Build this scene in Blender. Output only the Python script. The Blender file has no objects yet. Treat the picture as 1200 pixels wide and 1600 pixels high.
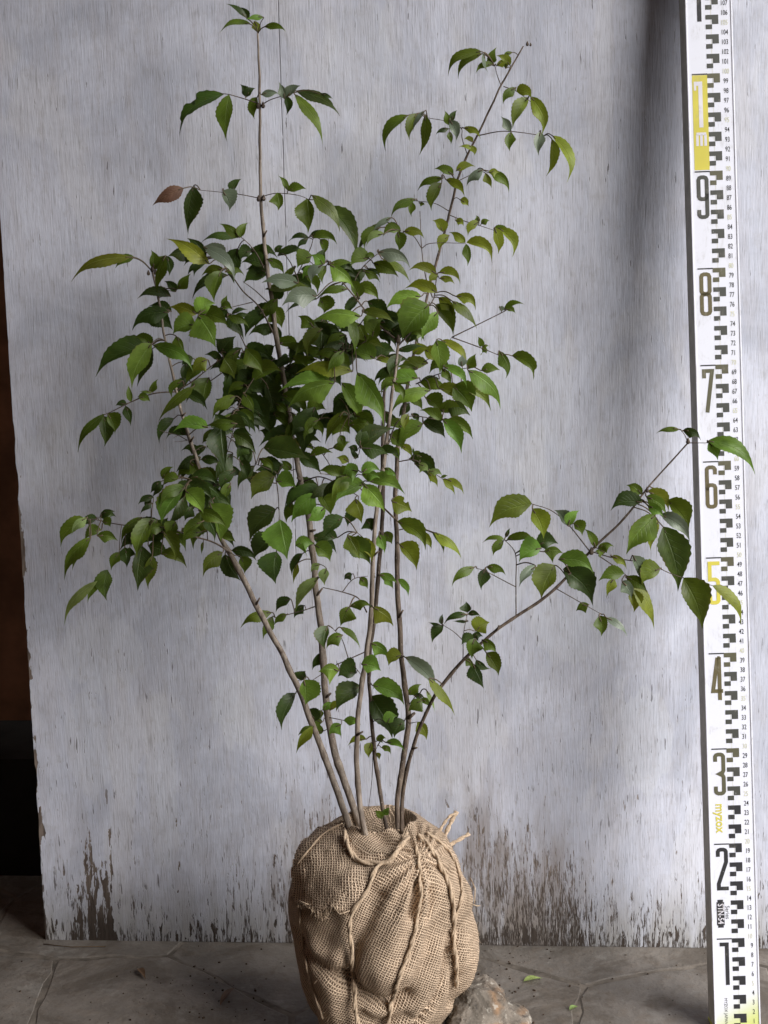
import bpy, bmesh, math, random
from mathutils import Vector, Matrix, Quaternion, noise as mnoise
from mathutils.bvhtree import BVHTree
import numpy as np
R = math.radians
random.seed(7)
sc = bpy.context.scene
COL = sc.collection

# ------------------------------------------------------------------ camera
YAW, PITCH, ROLL = 0.0746, 0.1600, -0.0218
CAM = Vector((0.0, -1.6214, 0.7884))
FPX = 2250.0                                   # focal length in photo pixels (1200 wide)
cd = bpy.data.cameras.new('camera'); cam = bpy.data.objects.new('camera', cd); COL.objects.link(cam)
cd.sensor_fit = 'VERTICAL'; cd.sensor_height = 36.0; cd.lens = 36.0 * FPX / 1600.0
cd.clip_start = 0.05; cd.clip_end = 200
CR = (Matrix.Rotation(YAW, 3, 'Z') @ Matrix.Rotation(math.pi/2 - PITCH, 3, 'X') @ Matrix.Rotation(ROLL, 3, 'Z'))
cam.matrix_world = Matrix.Translation(CAM) @ CR.to_4x4()
sc.camera = cam

# ------------------------------------------------------------------ light: open shade, soft daylight from the upper right
SUN_DIR = Vector((-1.25, 1.0, -0.95)).normalized()          # the way the light travels
SUN_ELEV = math.asin(-SUN_DIR.z)
SUN_AZ = math.atan2(-SUN_DIR.x, -SUN_DIR.y)                 # compass angle of the sun from +Y towards +X
w = bpy.data.worlds.new('World'); sc.world = w; w.use_nodes = True
nt = w.node_tree; bg = nt.nodes['Background']
sky = nt.nodes.new('ShaderNodeTexSky'); sky.sky_type = 'NISHITA'; sky.sun_disc = False
sky.sun_elevation = SUN_ELEV; sky.sun_rotation = SUN_AZ; sky.dust_density = 3.0; sky.air_density = 1.0
nt.links.new(sky.outputs[0], bg.inputs[0]); bg.inputs[1].default_value = 0.05
sd = bpy.data.lights.new('sun', 'SUN'); sd.energy = 4.8; sd.angle = R(56); sd.color = (1.0, 1.0, 1.0)
sun = bpy.data.objects.new('sun', sd); COL.objects.link(sun)
sun.rotation_euler = SUN_DIR.to_track_quat('-Z', 'Y').to_euler()
sc.view_settings.view_transform = 'Standard'; sc.view_settings.look = 'None'
sc.view_settings.exposure = 0.5; sc.view_settings.gamma = 1.0
sc.cycles.max_bounces = 8; sc.cycles.use_denoising = True

# ------------------------------------------------------------------ helpers
def ray(px, py):
    """direction of the sight line through a photo pixel"""
    return (CR @ Vector(((px-600)/FPX, (800-py)/FPX, -1.0)))
def P(px, py, d):
    """the point seen at a photo pixel that stands d metres in front of the board"""
    v = ray(px, py); t = (-d - CAM.y) / v.y
    return CAM + v*t
def PZ(px, py, z=0.0):
    v = ray(px, py); return CAM + v*((z-CAM.z)/v.z)
VIEW = -(CR @ Vector((0, 0, -1)))              # unit vector towards the camera
IMR = CR @ Vector((1, 0, 0)); IMU = CR @ Vector((0, 1, 0))

def link(name, me, mat=None, parent=None):
    o = bpy.data.objects.new(name, me); COL.objects.link(o)
    if mat is not None:
        for m in (mat if isinstance(mat, (list, tuple)) else [mat]): me.materials.append(m)
    if parent is not None: o.parent = parent; o.matrix_parent_inverse = Matrix.Translation(parent.location).inverted() if False else Matrix()
    return o
def mesh(name, verts, faces, mat=None, parent=None, smooth=False, uvs=None, matidx=None):
    me = bpy.data.meshes.new(name)
    off = world_off(parent)
    me.from_pydata([tuple(Vector(v)-off) for v in verts], [], faces)
    if uvs is not None:
        uvl = me.uv_layers.new(name='UVMap')
        li = np.empty(len(me.loops), dtype=np.int32); me.loops.foreach_get('vertex_index', li)
        a = np.array(uvs, dtype=np.float32)[li]; uvl.data.foreach_set('uv', a.ravel())
    o = link(name, me, mat, parent)
    if matidx is not None: me.polygons.foreach_set('material_index', matidx)
    if smooth: me.polygons.foreach_set('use_smooth', [True]*len(me.polygons))
    me.update(); return o
def world_off(p):
    off = Vector((0, 0, 0))
    while p is not None: off += p.location; p = p.parent
    return off
def empty(name, loc):
    o = bpy.data.objects.new(name, None); COL.objects.link(o); o.location = loc; o.empty_display_size = 0.05; return o
def tag(o, label=None, cat=None, group=None, kind=None):
    if label: o['label'] = label
    if cat: o['category'] = cat
    if group: o['group'] = group
    if kind: o['kind'] = kind
    return o
def finish(o, smooth=True):
    o.data.polygons.foreach_set('use_smooth', [smooth]*len(o.data.polygons)); return o

class MB:
    """collects vertices and faces of one mesh"""
    def __init__(s): s.v = []; s.f = []; s.uv = []; s.mi = []
    def tube(s, pts, rad, n=8, cap=True, mi=0):
        pts = [Vector(p) for p in pts]; b0 = len(s.v); m = len(pts)
        up = Vector((0.13, 0.9, 0.21)).normalized(); acc = 0
        for i, p in enumerate(pts):
            t = (pts[min(i+1, m-1)] - pts[max(i-1, 0)]).normalized()
            u = (up - t*up.dot(t)).normalized(); up = u; v = t.cross(u)
            if i: acc += (p-pts[i-1]).length
            r = rad[i] if hasattr(rad, '__len__') else rad
            for k in range(n):
                a = 2*math.pi*k/n; s.v.append(p + u*(math.cos(a)*r) + v*(math.sin(a)*r)); s.uv.append((k/n, acc))
        for i in range(m-1):
            for k in range(n):
                a = b0+i*n+k; b = b0+i*n+(k+1) % n; s.f.append((a, b, b+n, a+n)); s.mi.append(mi)
        if cap:
            s.f.append(tuple(b0+k for k in range(n-1, -1, -1))); s.mi.append(mi)
            s.f.append(tuple(b0+(m-1)*n+k for k in range(n))); s.mi.append(mi)
    def box(s, o, X, Y, Z, a, b, mi=0):
        """box from a to b in the frame (o; X, Y, Z)"""
        b0 = len(s.v)
        for z in (a[2], b[2]):
            for y in (a[1], b[1]):
                for x in (a[0], b[0]): s.v.append(o + X*x + Y*y + Z*z); s.uv.append((x, z))
        for q in ((0,2,3,1), (4,5,7,6), (0,1,5,4), (2,6,7,3), (0,4,6,2), (1,3,7,5)): s.f.append(tuple(b0+i for i in q)); s.mi.append(mi)
    def build(s, name, mat, parent=None, smooth=False):
        return mesh(name, s.v, s.f, mat, parent, smooth, s.uv, s.mi)

def catmull(pts, n):
    """smooth curve through lists of numbers"""
    a = [np.array(p, float) for p in pts]; a = [2*a[0]-a[1]] + a + [2*a[-1]-a[-2]]; out = []
    for i in range(1, len(a)-2):
        for k in range(n):
            t = k/n; out.append(0.5*((2*a[i]) + (a[i+1]-a[i-1])*t + (2*a[i-1]-5*a[i]+4*a[i+1]-a[i+2])*t*t + (3*a[i]-a[i-1]-3*a[i+1]+a[i+2])*t**3))
    out.append(a[-2]); return out

class NT:
    """short hand for shader nodes"""
    def __init__(s, name):
        s.m = bpy.data.materials.new(name); s.m.use_nodes = True; s.t = s.m.node_tree; s.n = s.t.nodes
        s.out = s.n['Material Output']; s.b = s.n['Principled BSDF']
    def new(s, t, **k):
        n = s.n.new(t)
        for a, b in k.items(): setattr(n, a, b)
        return n
    def put(s, sock, v):
        if v is None: return
        if hasattr(v, 'is_output') or isinstance(v, bpy.types.NodeSocket): s.t.links.new(v, sock)
        elif isinstance(v, (tuple, list)) and len(v) == 3 and sock.type == 'RGBA': sock.default_value = (*v, 1)
        else: sock.default_value = v
    def math(s, op, a, b=None, c=None, clamp=False):
        n = s.new('ShaderNodeMath', operation=op, use_clamp=clamp)
        for i, x in enumerate((a, b, c)): s.put(n.inputs[i], x)
        return n.outputs[0]
    def coord(s, kind='Object'): return s.new('ShaderNodeTexCoord').outputs[kind]
    def map(s, v, scale=(1,1,1), loc=(0,0,0), rot=(0,0,0)):
        n = s.new('ShaderNodeMapping'); s.put(n.inputs['Vector'], v); n.inputs['Scale'].default_value = scale
        n.inputs['Location'].default_value = loc; n.inputs['Rotation'].default_value = rot; return n.outputs[0]
    def noise(s, v, scale=5, detail=3, rough=0.5, dist=0.0, out='Fac'):
        n = s.new('ShaderNodeTexNoise'); s.put(n.inputs['Vector'], v); n.inputs['Scale'].default_value = scale
        n.inputs['Detail'].default_value = detail; n.inputs['Roughness'].default_value = rough; n.inputs['Distortion'].default_value = dist
        return n.outputs[out]
    def ramp(s, v, a, b, lo=0.0, hi=1.0, smooth=True):
        n = s.new('ShaderNodeMapRange', interpolation_type='SMOOTHSTEP' if smooth else 'LINEAR'); s.put(n.inputs['Value'], v)
        for k, x in (('From Min', a), ('From Max', b), ('To Min', lo), ('To Max', hi)): s.put(n.inputs[k], x)
        return n.outputs[0]
    def mix(s, f, a, b, mode='MIX'):
        n = s.new('ShaderNodeMix', data_type='RGBA', blend_type=mode); s.put(n.inputs[0], f); s.put(n.inputs[6], a); s.put(n.inputs[7], b); return n.outputs[2]
    def bump(s, h, strength=0.5, dist=0.001, prev=None):
        n = s.new('ShaderNodeBump'); s.put(n.inputs['Height'], h); n.inputs['Strength'].default_value = strength; n.inputs['Distance'].default_value = dist
        if prev is not None: s.put(n.inputs['Normal'], prev)
        return n.outputs[0]
    def xyz(s, v):
        n = s.new('ShaderNodeSeparateXYZ'); s.put(n.inputs[0], v); return n.outputs
    def set(s, **k):
        for a, b in k.items(): s.put(s.b.inputs[a.replace('_', ' ')], b)
        return s.m
# ------------------------------------------------------------------ materials
def mat_board():
    N = NT('weathered_paint'); co = N.coord(); x, y, z = N.xyz(co)
    fine = N.noise(N.map(co, (620, 30, 42)), 1, 4, 0.65)
    mid = N.noise(N.map(co, (330, 30, 34), (7, 0, 3)), 1, 3, 0.6)
    wide = N.noise(N.map(co, (60, 10, 11)), 1, 4, 0.6, 0.3)
    cloud = N.noise(N.map(co, (6.5, 4, 4.6)), 1, 6, 0.66, 0.9)
    cloud2 = N.noise(N.map(co, (13, 4, 5), (3, 1, 7)), 1, 3, 0.5, 0.6)
    wx = N.math('MULTIPLY', N.math('SUBTRACT', N.noise(N.map(co, (30, 9, 9), (2, 2, 2)), 1, 5, 0.65), 0.5), 0.13); wz = N.math('MULTIPLY', N.math('SUBTRACT', N.noise(N.map(co, (60, 9, 8), (8, 2, 2)), 1, 4), 0.5), 0.30)
    def blob(cx, cz, rx, rz, k=1.0):
        a = N.math('DIVIDE', N.math('ADD', N.math('SUBTRACT', x, cx), N.math('MULTIPLY', wx, k)), rx); b = N.math('DIVIDE', N.math('ADD', N.math('SUBTRACT', z, cz), N.math('MULTIPLY', wz, k)), rz)
        return N.ramp(N.math('ADD', N.math('MULTIPLY', a, a), N.math('MULTIPLY', b, b)), 0.0, 1.0, 1.0, 0.0)
    # paint: greyish lilac white with brushed patches
    c = N.mix(N.ramp(cloud, 0.3, 0.7), (0.445, 0.47, 0.56), (0.665, 0.69, 0.80))
    c = N.mix(N.ramp(cloud2, 0.55, 0.62, 0, 0.32), c, (0.70, 0.70, 0.74))
    # thicker brush patches of a later coat
    for px, py, rx, rz, k in ((362, 1105, 30, 62, .42), (140, 1165, 34, 90, .25), (255, 1235, 26, 150, .35), (160, 1020, 70, 60, .3), (760, 905, 60, 75, .45), (900, 980, 70, 55, .35), (830, 640, 60, 120, .25), (1010, 1160, 45, 80, .4), (640, 1215, 80, 40, .3), (560, 110, 50, 90, .25), (90, 720, 60, 60, .3)):
        q = P(px, py, 0); b = blob(q.x, q.z, rx*0.00105, rz*0.00105, 0.30)
        c = N.mix(N.math('MULTIPLY', N.ramp(b, 0.42, 0.52), k), c, (0.66, 0.685, 0.75))
    c = N.mix(N.ramp(wide, 0.35, 0.75, 0, 0.30), c, (0.42, 0.39, 0.40))
    c = N.mix(N.ramp(fine, 0.48, 0.74, 0, 0.34), c, (0.23, 0.22, 0.24))
    hair = N.noise(N.map(co, (1000, 30, 30), (2, 5, 8)), 1, 2, 0.5); c = N.mix(N.math('MULTIPLY', N.ramp(hair, 0.60, 0.68), N.ramp(wide, 0.3, 0.6, 0.15, 0.6)), c, (0.17, 0.16, 0.18))
    c = N.mix(N.ramp(N.noise(N.map(co, (90, 30, 60), (3, 3, 3)), 1, 5, 0.7), 0.50, 0.70, 0, 0.30), c, (0.36, 0.345, 0.35))
    # hairline checks in the veneer, running with the grain
    low = N.ramp(z, 0.0, 0.55, 1.0, 0.0, False)
    chk = N.math('MULTIPLY', N.ramp(N.math('ADD', mid, N.math('MULTIPLY', low, 0.055)), 0.655, 0.70), N.ramp(N.noise(N.map(co, (9, 4, 5), (4, 4, 4)), 1, 3), 0.32, 0.62, 0.25, 1.0))
    c = N.mix(N.math('MULTIPLY', chk, 0.85), c, (0.11, 0.098, 0.105))
    # flaking: more of it towards the foot of the board and in a few worn places
    wear = N.ramp(z, 0.0, 0.30, 0.42, 0.0, False)
    wear = N.math('ADD', wear, N.ramp(z, 0.0, 0.022, 0.16, 0.0))
    for b, k in ((blob(0.00, 0.04, 0.14, 0.20), 0.27), (blob(-0.30, 0.07, 0.055, 0.09), 0.12), (blob(-0.480, 0.045, 0.03, 0.075), 0.40),
                 (blob(0.05, 0.13, 0.16, 0.2), 0.12), (blob(-0.20, 0.09, 0.08, 0.16), 0.36), (blob(-0.55, 0.3, 0.02, 0.5), 0.16), (blob(0.19, 0.02, 0.2, 0.09), 0.16), (blob(-0.4, 0.02, 0.3, 0.09), 0.10)):
        wear = N.math('ADD', wear, N.math('MULTIPLY', b, k))
    fl = N.noise(N.map(co, (430, 20, 52), (5, 0, 2)), 1, 4, 0.68)
    fl2 = N.noise(N.map(co, (120, 20, 17), (1, 0, 9)), 1, 4, 0.62, 0.4)
    f = N.math('ADD', N.math('MULTIPLY', fl, 0.66), N.math('MULTIPLY', fl2, 0.42))
    thr = N.math('SUBTRACT', 0.785, N.math('MULTIPLY', wear, 0.36))
    bare = N.math('MULTIPLY', N.ramp(N.math('SUBTRACT', f, thr), -0.025, 0.035), N.ramp(N.noise(N.map(co, (900, 20, 120)), 1, 2), 0.38, 0.52, 0.45, 1.0))
    wood = N.mix(N.ramp(mid, 0.35, 0.7), (0.23, 0.185, 0.155), (0.09, 0.068, 0.058))
    wood = N.mix(N.math('MULTIPLY', N.ramp(z, 0.0, 0.13, 1, 0), 0.85), wood, (0.028, 0.021, 0.017))
    # grime at the foot
    c = N.mix(N.math('MULTIPLY', N.ramp(z, 0.0, 0.10, 0.62, 0.0), N.ramp(wide, 0.25, 0.6, 0.5, 1)), c, (0.21, 0.195, 0.155))
    # a brown water stain beside the root ball, and bigger flakes gone at the lower left
    st = N.math('ADD', blob(0.00, 0.03, 0.14, 0.19), N.math('MULTIPLY', blob(-0.21, 0.05, 0.08, 0.16), 0.8), clamp=True)
    c = N.mix(N.math('MULTIPLY', st, N.ramp(wide, 0.3, 0.62, 0.25, 0.75)), c, (0.22, 0.18, 0.15))
    fk = N.noise(N.map(co, (120, 20, 26), (4, 0, 5)), 1, 4, 0.62, 0.3)
    fz_ = N.math('ADD', N.math('MULTIPLY', blob(-0.478, 0.05, 0.036, 0.115, 0.5), 0.22), N.math('ADD', N.ramp(z, 0.0, 0.05, 0.10, 0.0), N.math('MULTIPLY', blob(-0.552, 0.2, 0.012, 0.5, 0.15), 0.24)))
    fk = N.ramp(N.math('ADD', fk, fz_), 0.665, 0.685); fk = N.math('MULTIPLY', fk, N.math('MAXIMUM', N.ramp(z, 0.16, 0.24, 1, 0), N.ramp(x, -0.542, -0.534, 1, 0))); bare = N.math('MAXIMUM', bare, fk)
    c = N.mix(bare, c, wood)
    # one long split in the face veneer
    sx = N.math('ABSOLUTE', N.math('SUBTRACT', N.math('ADD', x, N.math('MULTIPLY', N.math('SUBTRACT', N.noise(N.map(co, (1, 1, 22)), 1, 3), 0.5), 0.0022)), -0.2243))
    split = N.math('MULTIPLY', N.ramp(sx, 0.0003, 0.0009, 1, 0), N.math('MULTIPLY', N.ramp(z, 0.42, 0.52), N.ramp(N.noise(N.map(co, (1, 1, 40)), 1, 2), 0.36, 0.46)))
    c = N.mix(N.math('MULTIPLY', split, 0.6), c, (0.05, 0.045, 0.05))
    h = N.math('ADD', N.math('MULTIPLY', fine, 0.55), N.math('MULTIPLY', mid, 0.6))
    h = N.math('SUBTRACT', h, N.math('MULTIPLY', chk, 0.8)); h = N.math('SUBTRACT', h, N.math('MULTIPLY', bare, 0.9)); h = N.math('SUBTRACT', h, split)
    return N.set(Base_Color=c, Roughness=N.ramp(cloud, 0.2, 0.8, 0.5, 0.7), Specular_IOR_Level=0.35, Normal=N.bump(h, 0.5, 0.0011))
def mat_ply_edge():
    N = NT('plywood_edge'); co = N.coord()
    n = N.noise(N.map(co, (40, 400, 30)), 1, 3)
    return N.set(Base_Color=N.mix(n, (0.10, 0.07, 0.05), (0.30, 0.24, 0.2)), Roughness=0.85)
def mat_simple(name, col, rough=0.6, var=0.25, scale=30, bump=0.0, spec=0.3, bd=0.001, stretch=(1,1,1)):
    N = NT(name); co = N.map(N.coord(), stretch); n = N.noise(co, scale, 4, 0.6)
    c2 = tuple(max(0, v*(1-var)) for v in col); c1 = tuple(min(1, v*(1+var)) for v in col)
    N.set(Base_Color=N.mix(N.ramp(n, 0.3, 0.7), c2, c1), Roughness=rough, Specular_IOR_Level=spec)
    if bump: N.set(Normal=N.bump(n, bump, bd))
    return N.m
def mat_floor_stone():
    N = NT('worn_paving_stone'); co = N.coord(); rnd = N.new('ShaderNodeObjectInfo').outputs['Random']
    a = N.noise(co, 9, 5, 0.6, 0.3); b = N.noise(co, 60, 4, 0.65); g = N.noise(co, 320, 3, 0.6)
    c = N.mix(N.ramp(a, 0.32, 0.68), (0.11, 0.092, 0.076), (0.215, 0.185, 0.158))
    c = N.mix(N.math('MULTIPLY', rnd, 0.35), c, (0.17, 0.165, 0.155))
    c = N.mix(N.ramp(b, 0.45, 0.75, 0, 0.45), c, (0.15, 0.115, 0.085))
    c = N.mix(N.ramp(N.noise(co, 22, 5, 0.7), 0.56, 0.68, 0, 0.35), c, (0.30, 0.285, 0.26))
    c = N.mix(N.ramp(N.noise(co, 6, 6, 0.72, 1.5), 0.47, 0.60, 0, 0.62), c, (0.085, 0.068, 0.052))
    c = N.mix(N.ramp(g, 0.62, 0.72, 0, 0.6), c, (0.05, 0.042, 0.035))
    h = N.math('ADD', N.math('MULTIPLY', a, 1.2), N.math('ADD', N.math('MULTIPLY', b, 0.35), N.math('MULTIPLY', g, 0.08)))
    return N.set(Base_Color=c, Roughness=N.ramp(b, 0.2, 0.8, 0.5, 0.8), Specular_IOR_Level=0.35, Normal=N.bump(h, 0.6, 0.006))
def mat_leaf(name, col, under, vein, gloss=0.42, trans=0.28, sky_sheen=0.0):
    N = NT(name); uv = N.coord('UV'); u, v, _ = N.xyz(uv); au = N.math('ABSOLUTE', u)
    rnd = N.new('ShaderNodeObjectInfo').outputs['Random']
    co = N.coord()
    # side veins sweep forward from the midrib
    ph = N.math('SUBTRACT', N.math('MULTIPLY', v, 8.5), N.math('MULTIPLY', au, 2.3))
    tri = N.math('ABSOLUTE', N.math('SUBTRACT', N.math('FRACT', ph), 0.5))
    sv = N.math('MULTIPLY', N.ramp(tri, 0.0, 0.09, 1, 0), N.ramp(au, 0.05, 0.9, 1, 0.1))
    mid = N.ramp(au, 0.02, 0.075, 1, 0)
    n = N.noise(co, 70, 4, 0.6); n2 = N.noise(co, 420, 2, 0.5)
    c = N.mix(N.ramp(n, 0.3, 0.72), tuple(k*0.72 for k in col), tuple(k*1.25 for k in col))
    hs = N.new('ShaderNodeHueSaturation'); N.put(hs.inputs['Color'], c)
    N.put(hs.inputs['Hue'], N.ramp(rnd, 0, 1, 0.475, 0.508, False)); N.put(hs.inputs['Value'], N.ramp(N.math('FRACT', N.math('MULTIPLY', rnd, 7.3)), 0, 1, 0.62, 1.3, False))
    c = hs.outputs[0]
    c = N.mix(N.math('MULTIPLY', sv, 0.16), c, vein); c = N.mix(N.math('MULTIPLY', mid, 0.35), c, vein)
    c = N.mix(N.ramp(n2, 0.64, 0.72, 0, 0.45), c, (0.10, 0.07, 0.02))
    edge = N.math('MULTIPLY', N.ramp(N.math('MAXIMUM', au, v), 0.86, 1.0), N.ramp(N.noise(co, 22, 3, 0.6), 0.52, 0.66, 0, 0.8)); c = N.mix(edge, c, (0.13, 0.075, 0.03))
    if sky_sheen: c = N.mix(sky_sheen, c, (0.22, 0.25, 0.23))  # grey sky reflection painted into the leaf's base colour
    back = N.new('ShaderNodeNewGeometry').outputs['Backfacing']
    c = N.mix(back, c, N.mix(N.math('MAXIMUM', mid, N.math('MULTIPLY', sv, 0.5)), under, vein))
    h = N.math('SUBTRACT', N.math('MULTIPLY', n, 0.5), N.math('ADD', N.math('MULTIPLY', sv, 0.7), mid))
    nm = N.bump(h, 0.55, 0.0007)
    N.set(Base_Color=c, Roughness=N.math('ADD', gloss, N.math('MULTIPLY', back, 0.2)), Specular_IOR_Level=0.42, Normal=nm)
    tr = N.new('ShaderNodeBsdfTranslucent'); N.put(tr.inputs['Color'], N.mix(0.6, c, tuple(min(1, k*1.6) for k in (col[0]*1.1, col[1], col[2]*0.6)))); N.put(tr.inputs['Normal'], nm)
    mx = N.new('ShaderNodeMixShader'); mx.inputs[0].default_value = trans
    N.t.links.new(N.b.outputs[0], mx.inputs[1]); N.t.links.new(tr.outputs[0], mx.inputs[2]); N.t.links.new(mx.outputs[0], N.out.inputs[0])
    return N.m
def mat_bark(name, ca, cb):
    N = NT(name); uv = N.coord('UV'); u, v, _ = N.xyz(uv); co = N.coord()
    n = N.noise(N.map(co, (260, 260, 40)), 1, 4, 0.6); l = N.noise(N.map(co, (60, 60, 60)), 1, 4, 0.6)
    spots = N.ramp(N.noise(N.map(co, (420, 420, 260)), 1, 2), 0.62, 0.70)
    c = N.mix(N.ramp(n, 0.35, 0.68), ca, cb); c = N.mix(N.ramp(l, 0.45, 0.7, 0, 0.5), c, tuple(k*0.5 for k in ca))
    c = N.mix(N.math('MULTIPLY', spots, 0.5), c, (0.34, 0.29, 0.24))
    return N.set(Base_Color=c, Roughness=0.72, Specular_IOR_Level=0.3, Normal=N.bump(N.math('ADD', n, N.math('MULTIPLY', spots, 0.6)), 0.6, 0.0012))
def mat_burlap(name, rot=0.0, pitch=0.0024, dark=(0.15, 0.10, 0.066), light=(0.74, 0.57, 0.42)):
    N = NT(name); uv = N.coord('UV'); co = N.coord()
    wob = N.new('ShaderNodeVectorMath', operation='SCALE'); N.put(wob.inputs[0], N.noise(co, 24, 3, 0.6, out='Color')); wob.inputs['Scale'].default_value = 0.007
    wv = N.new('ShaderNodeVectorMath', operation='ADD'); N.put(wv.inputs[0], uv); N.put(wv.inputs[1], wob.outputs[0])
    m = N.map(wv.outputs[0], (1/pitch, 1/pitch, 1), rot=(0, 0, rot)); a, b, _ = N.xyz(m)
    def thread(t, along):
        tri = N.math('ABSOLUTE', N.math('SUBTRACT', N.math('FRACT', t), 0.5))      # 0 at the middle of a thread
        wn = N.noise(N.map(along, (1, 1, 1)), 1, 2)
        return tri
    ta = N.math('ABSOLUTE', N.math('SUBTRACT', N.math('FRACT', a), 0.5)); tb = N.math('ABSOLUTE', N.math('SUBTRACT', N.math('FRACT', b), 0.5))
    va = N.noise(N.map(m, (1.0, 0.12, 1)), 1, 2); vb = N.noise(N.map(m, (0.12, 1.0, 1), (9, 4, 0)), 1, 2)
    wa = N.ramp(va, 0.3, 0.7, 0.23, 0.40); wb = N.ramp(vb, 0.3, 0.7, 0.23, 0.40)
    ha = N.math('SUBTRACT', 1.0, N.math('DIVIDE', ta, wa), clamp=True); hb = N.math('SUBTRACT', 1.0, N.math('DIVIDE', tb, wb), clamp=True)
    # over and under
    par = N.math('MODULO', N.math('ADD', N.math('FLOOR', a), N.math('FLOOR', b)), 2.0)
    par = N.math('ABSOLUTE', par)
    over = N.math('ADD', N.math('MULTIPLY', ha, N.math('ADD', 0.7, N.math('MULTIPLY', par, 0.5))), 0.0)
    over2 = N.math('MULTIPLY', hb, N.math('SUBTRACT', 1.2, N.math('MULTIPLY', par, 0.5)))
    h = N.math('MAXIMUM', over, over2)
    fuzz = N.noise(N.map(co, (900, 900, 900)), 1, 3, 0.7); big = N.noise(co, 18, 4, 0.6)
    lit = N.mix(N.ramp(big, 0.3, 0.7), tuple(k*0.82 for k in light), tuple(min(1, k*1.12) for k in light))
    lit = N.mix(N.ramp(fuzz, 0.35, 0.75, 0, 0.5), lit, (0.62, 0.48, 0.35))
    c = N.mix(N.ramp(h, 0.02, 0.42), dark, lit)
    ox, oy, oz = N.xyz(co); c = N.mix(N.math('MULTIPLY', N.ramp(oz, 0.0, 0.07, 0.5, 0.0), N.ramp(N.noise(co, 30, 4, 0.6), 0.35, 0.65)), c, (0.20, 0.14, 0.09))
    c = N.mix(N.ramp(N.noise(co, 11, 5, 0.7, 0.8), 0.55, 0.72, 0, 0.38), c, (0.30, 0.21, 0.14))
    hh = N.math('ADD', h, N.math('MULTIPLY', fuzz, 0.35))
    return N.set(Base_Color=c, Roughness=0.93, Specular_IOR_Level=0.12, Normal=N.bump(hh, 0.9, 0.0014))
def mat_twine():
    N = NT('jute_twine'); co = N.coord(); n = N.noise(N.map(co, (700, 700, 200)), 1, 3, 0.7); b = N.noise(co, 60, 2)
    c = N.mix(N.ramp(n, 0.3, 0.72), (0.34, 0.25, 0.17), (0.64, 0.50, 0.365)); c = N.mix(N.ramp(b, 0.4, 0.7, 0, 0.3), c, (0.32, 0.24, 0.175))
    return N.set(Base_Color=c, Roughness=0.9, Specular_IOR_Level=0.15, Normal=N.bump(n, 0.8, 0.0008))
def mat_rock():
    N = NT('rough_rock'); co = N.coord(); x, y, z = N.xyz(co)
    a = N.noise(co, 28, 5, 0.62, 0.5); b = N.noise(co, 110, 5, 0.65); d = N.noise(co, 16, 3, 0.5, 0.8)
    c = N.mix(N.ramp(a, 0.35, 0.65), (0.085, 0.072, 0.058), (0.205, 0.175, 0.145))
    c = N.mix(N.ramp(N.math('ADD', d, N.math('MULTIPLY', x, 2.2)), 0.50, 0.66, 0, 0.8), c, (0.30, 0.17, 0.085))
    c = N.mix(N.ramp(b, 0.56, 0.66, 0, 0.7), c, (0.42, 0.39, 0.34)); c = N.mix(N.ramp(b, 0.30, 0.42, 0.8, 0), c, (0.035, 0.03, 0.026))
    return N.set(Base_Color=c, Roughness=0.8, Specular_IOR_Level=0.3, Normal=N.bump(N.math('ADD', a, N.math('MULTIPLY', b, 0.5)), 0.8, 0.004))
def mat_print(name, col, worn=(0.62, 0.62, 0.66), amt=0.55, rough=0.35):
    N = NT(name); co = N.coord(); n = N.noise(co, 190, 4, 0.7); m = N.noise(co, 30, 2)
    c = N.mix(N.ramp(m, 0.3, 0.7, 0, 0.35), col, tuple(k*0.6+0.02 for k in col)); c = N.mix(N.ramp(n, 0.67, 0.74, 0, amt), c, worn)
    c = N.mix(N.math('MULTIPLY', N.ramp(N.noise(co, 26, 5, 0.7, 1.5), 0.52, 0.68), N.ramp(N.noise(N.map(co, (500, 500, 60)), 1, 3), 0.4, 0.7, 0.1, 0.5)), c, (0.30, 0.28, 0.24))
    return N.set(Base_Color=c, Roughness=rough, Specular_IOR_Level=0.4)

M_board = mat_board(); M_edge = mat_ply_edge(); M_stone = mat_floor_stone()
M_mortar = mat_simple('sandy_mortar', (0.14, 0.12, 0.10), 0.9, 0.45, 25, 0.7, 0.2, 0.004)
M_brown = mat_simple('dark_brown_paint', (0.15, 0.066, 0.034), 0.6, 0.35, 12, 0.2)
M_black = mat_simple('near_black_plinth', (0.012, 0.011, 0.010), 0.8, 0.4, 20, 0.3)  # one near-black tone over the whole block
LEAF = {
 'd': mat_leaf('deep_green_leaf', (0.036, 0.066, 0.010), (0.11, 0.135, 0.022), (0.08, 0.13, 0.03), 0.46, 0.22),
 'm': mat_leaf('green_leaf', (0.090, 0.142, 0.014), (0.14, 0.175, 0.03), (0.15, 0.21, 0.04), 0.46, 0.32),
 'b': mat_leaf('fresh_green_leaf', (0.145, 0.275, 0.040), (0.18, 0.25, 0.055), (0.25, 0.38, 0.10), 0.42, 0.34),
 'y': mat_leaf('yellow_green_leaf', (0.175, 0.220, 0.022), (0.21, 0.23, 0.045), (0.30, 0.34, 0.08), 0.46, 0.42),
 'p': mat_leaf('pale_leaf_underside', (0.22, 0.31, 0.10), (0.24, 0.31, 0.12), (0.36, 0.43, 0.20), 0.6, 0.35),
 'g': mat_leaf('sky_sheen_grey_green_leaf', (0.10, 0.15, 0.06), (0.18, 0.21, 0.12), (0.2, 0.26, 0.16), 0.34, 0.18, 0.42),  # grey-green with the sky's sheen mixed into the colour
 'r': mat_leaf('bronze_leaf', (0.115, 0.062, 0.040), (0.16, 0.10, 0.06), (0.17, 0.11, 0.06), 0.5, 0.2)}
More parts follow.
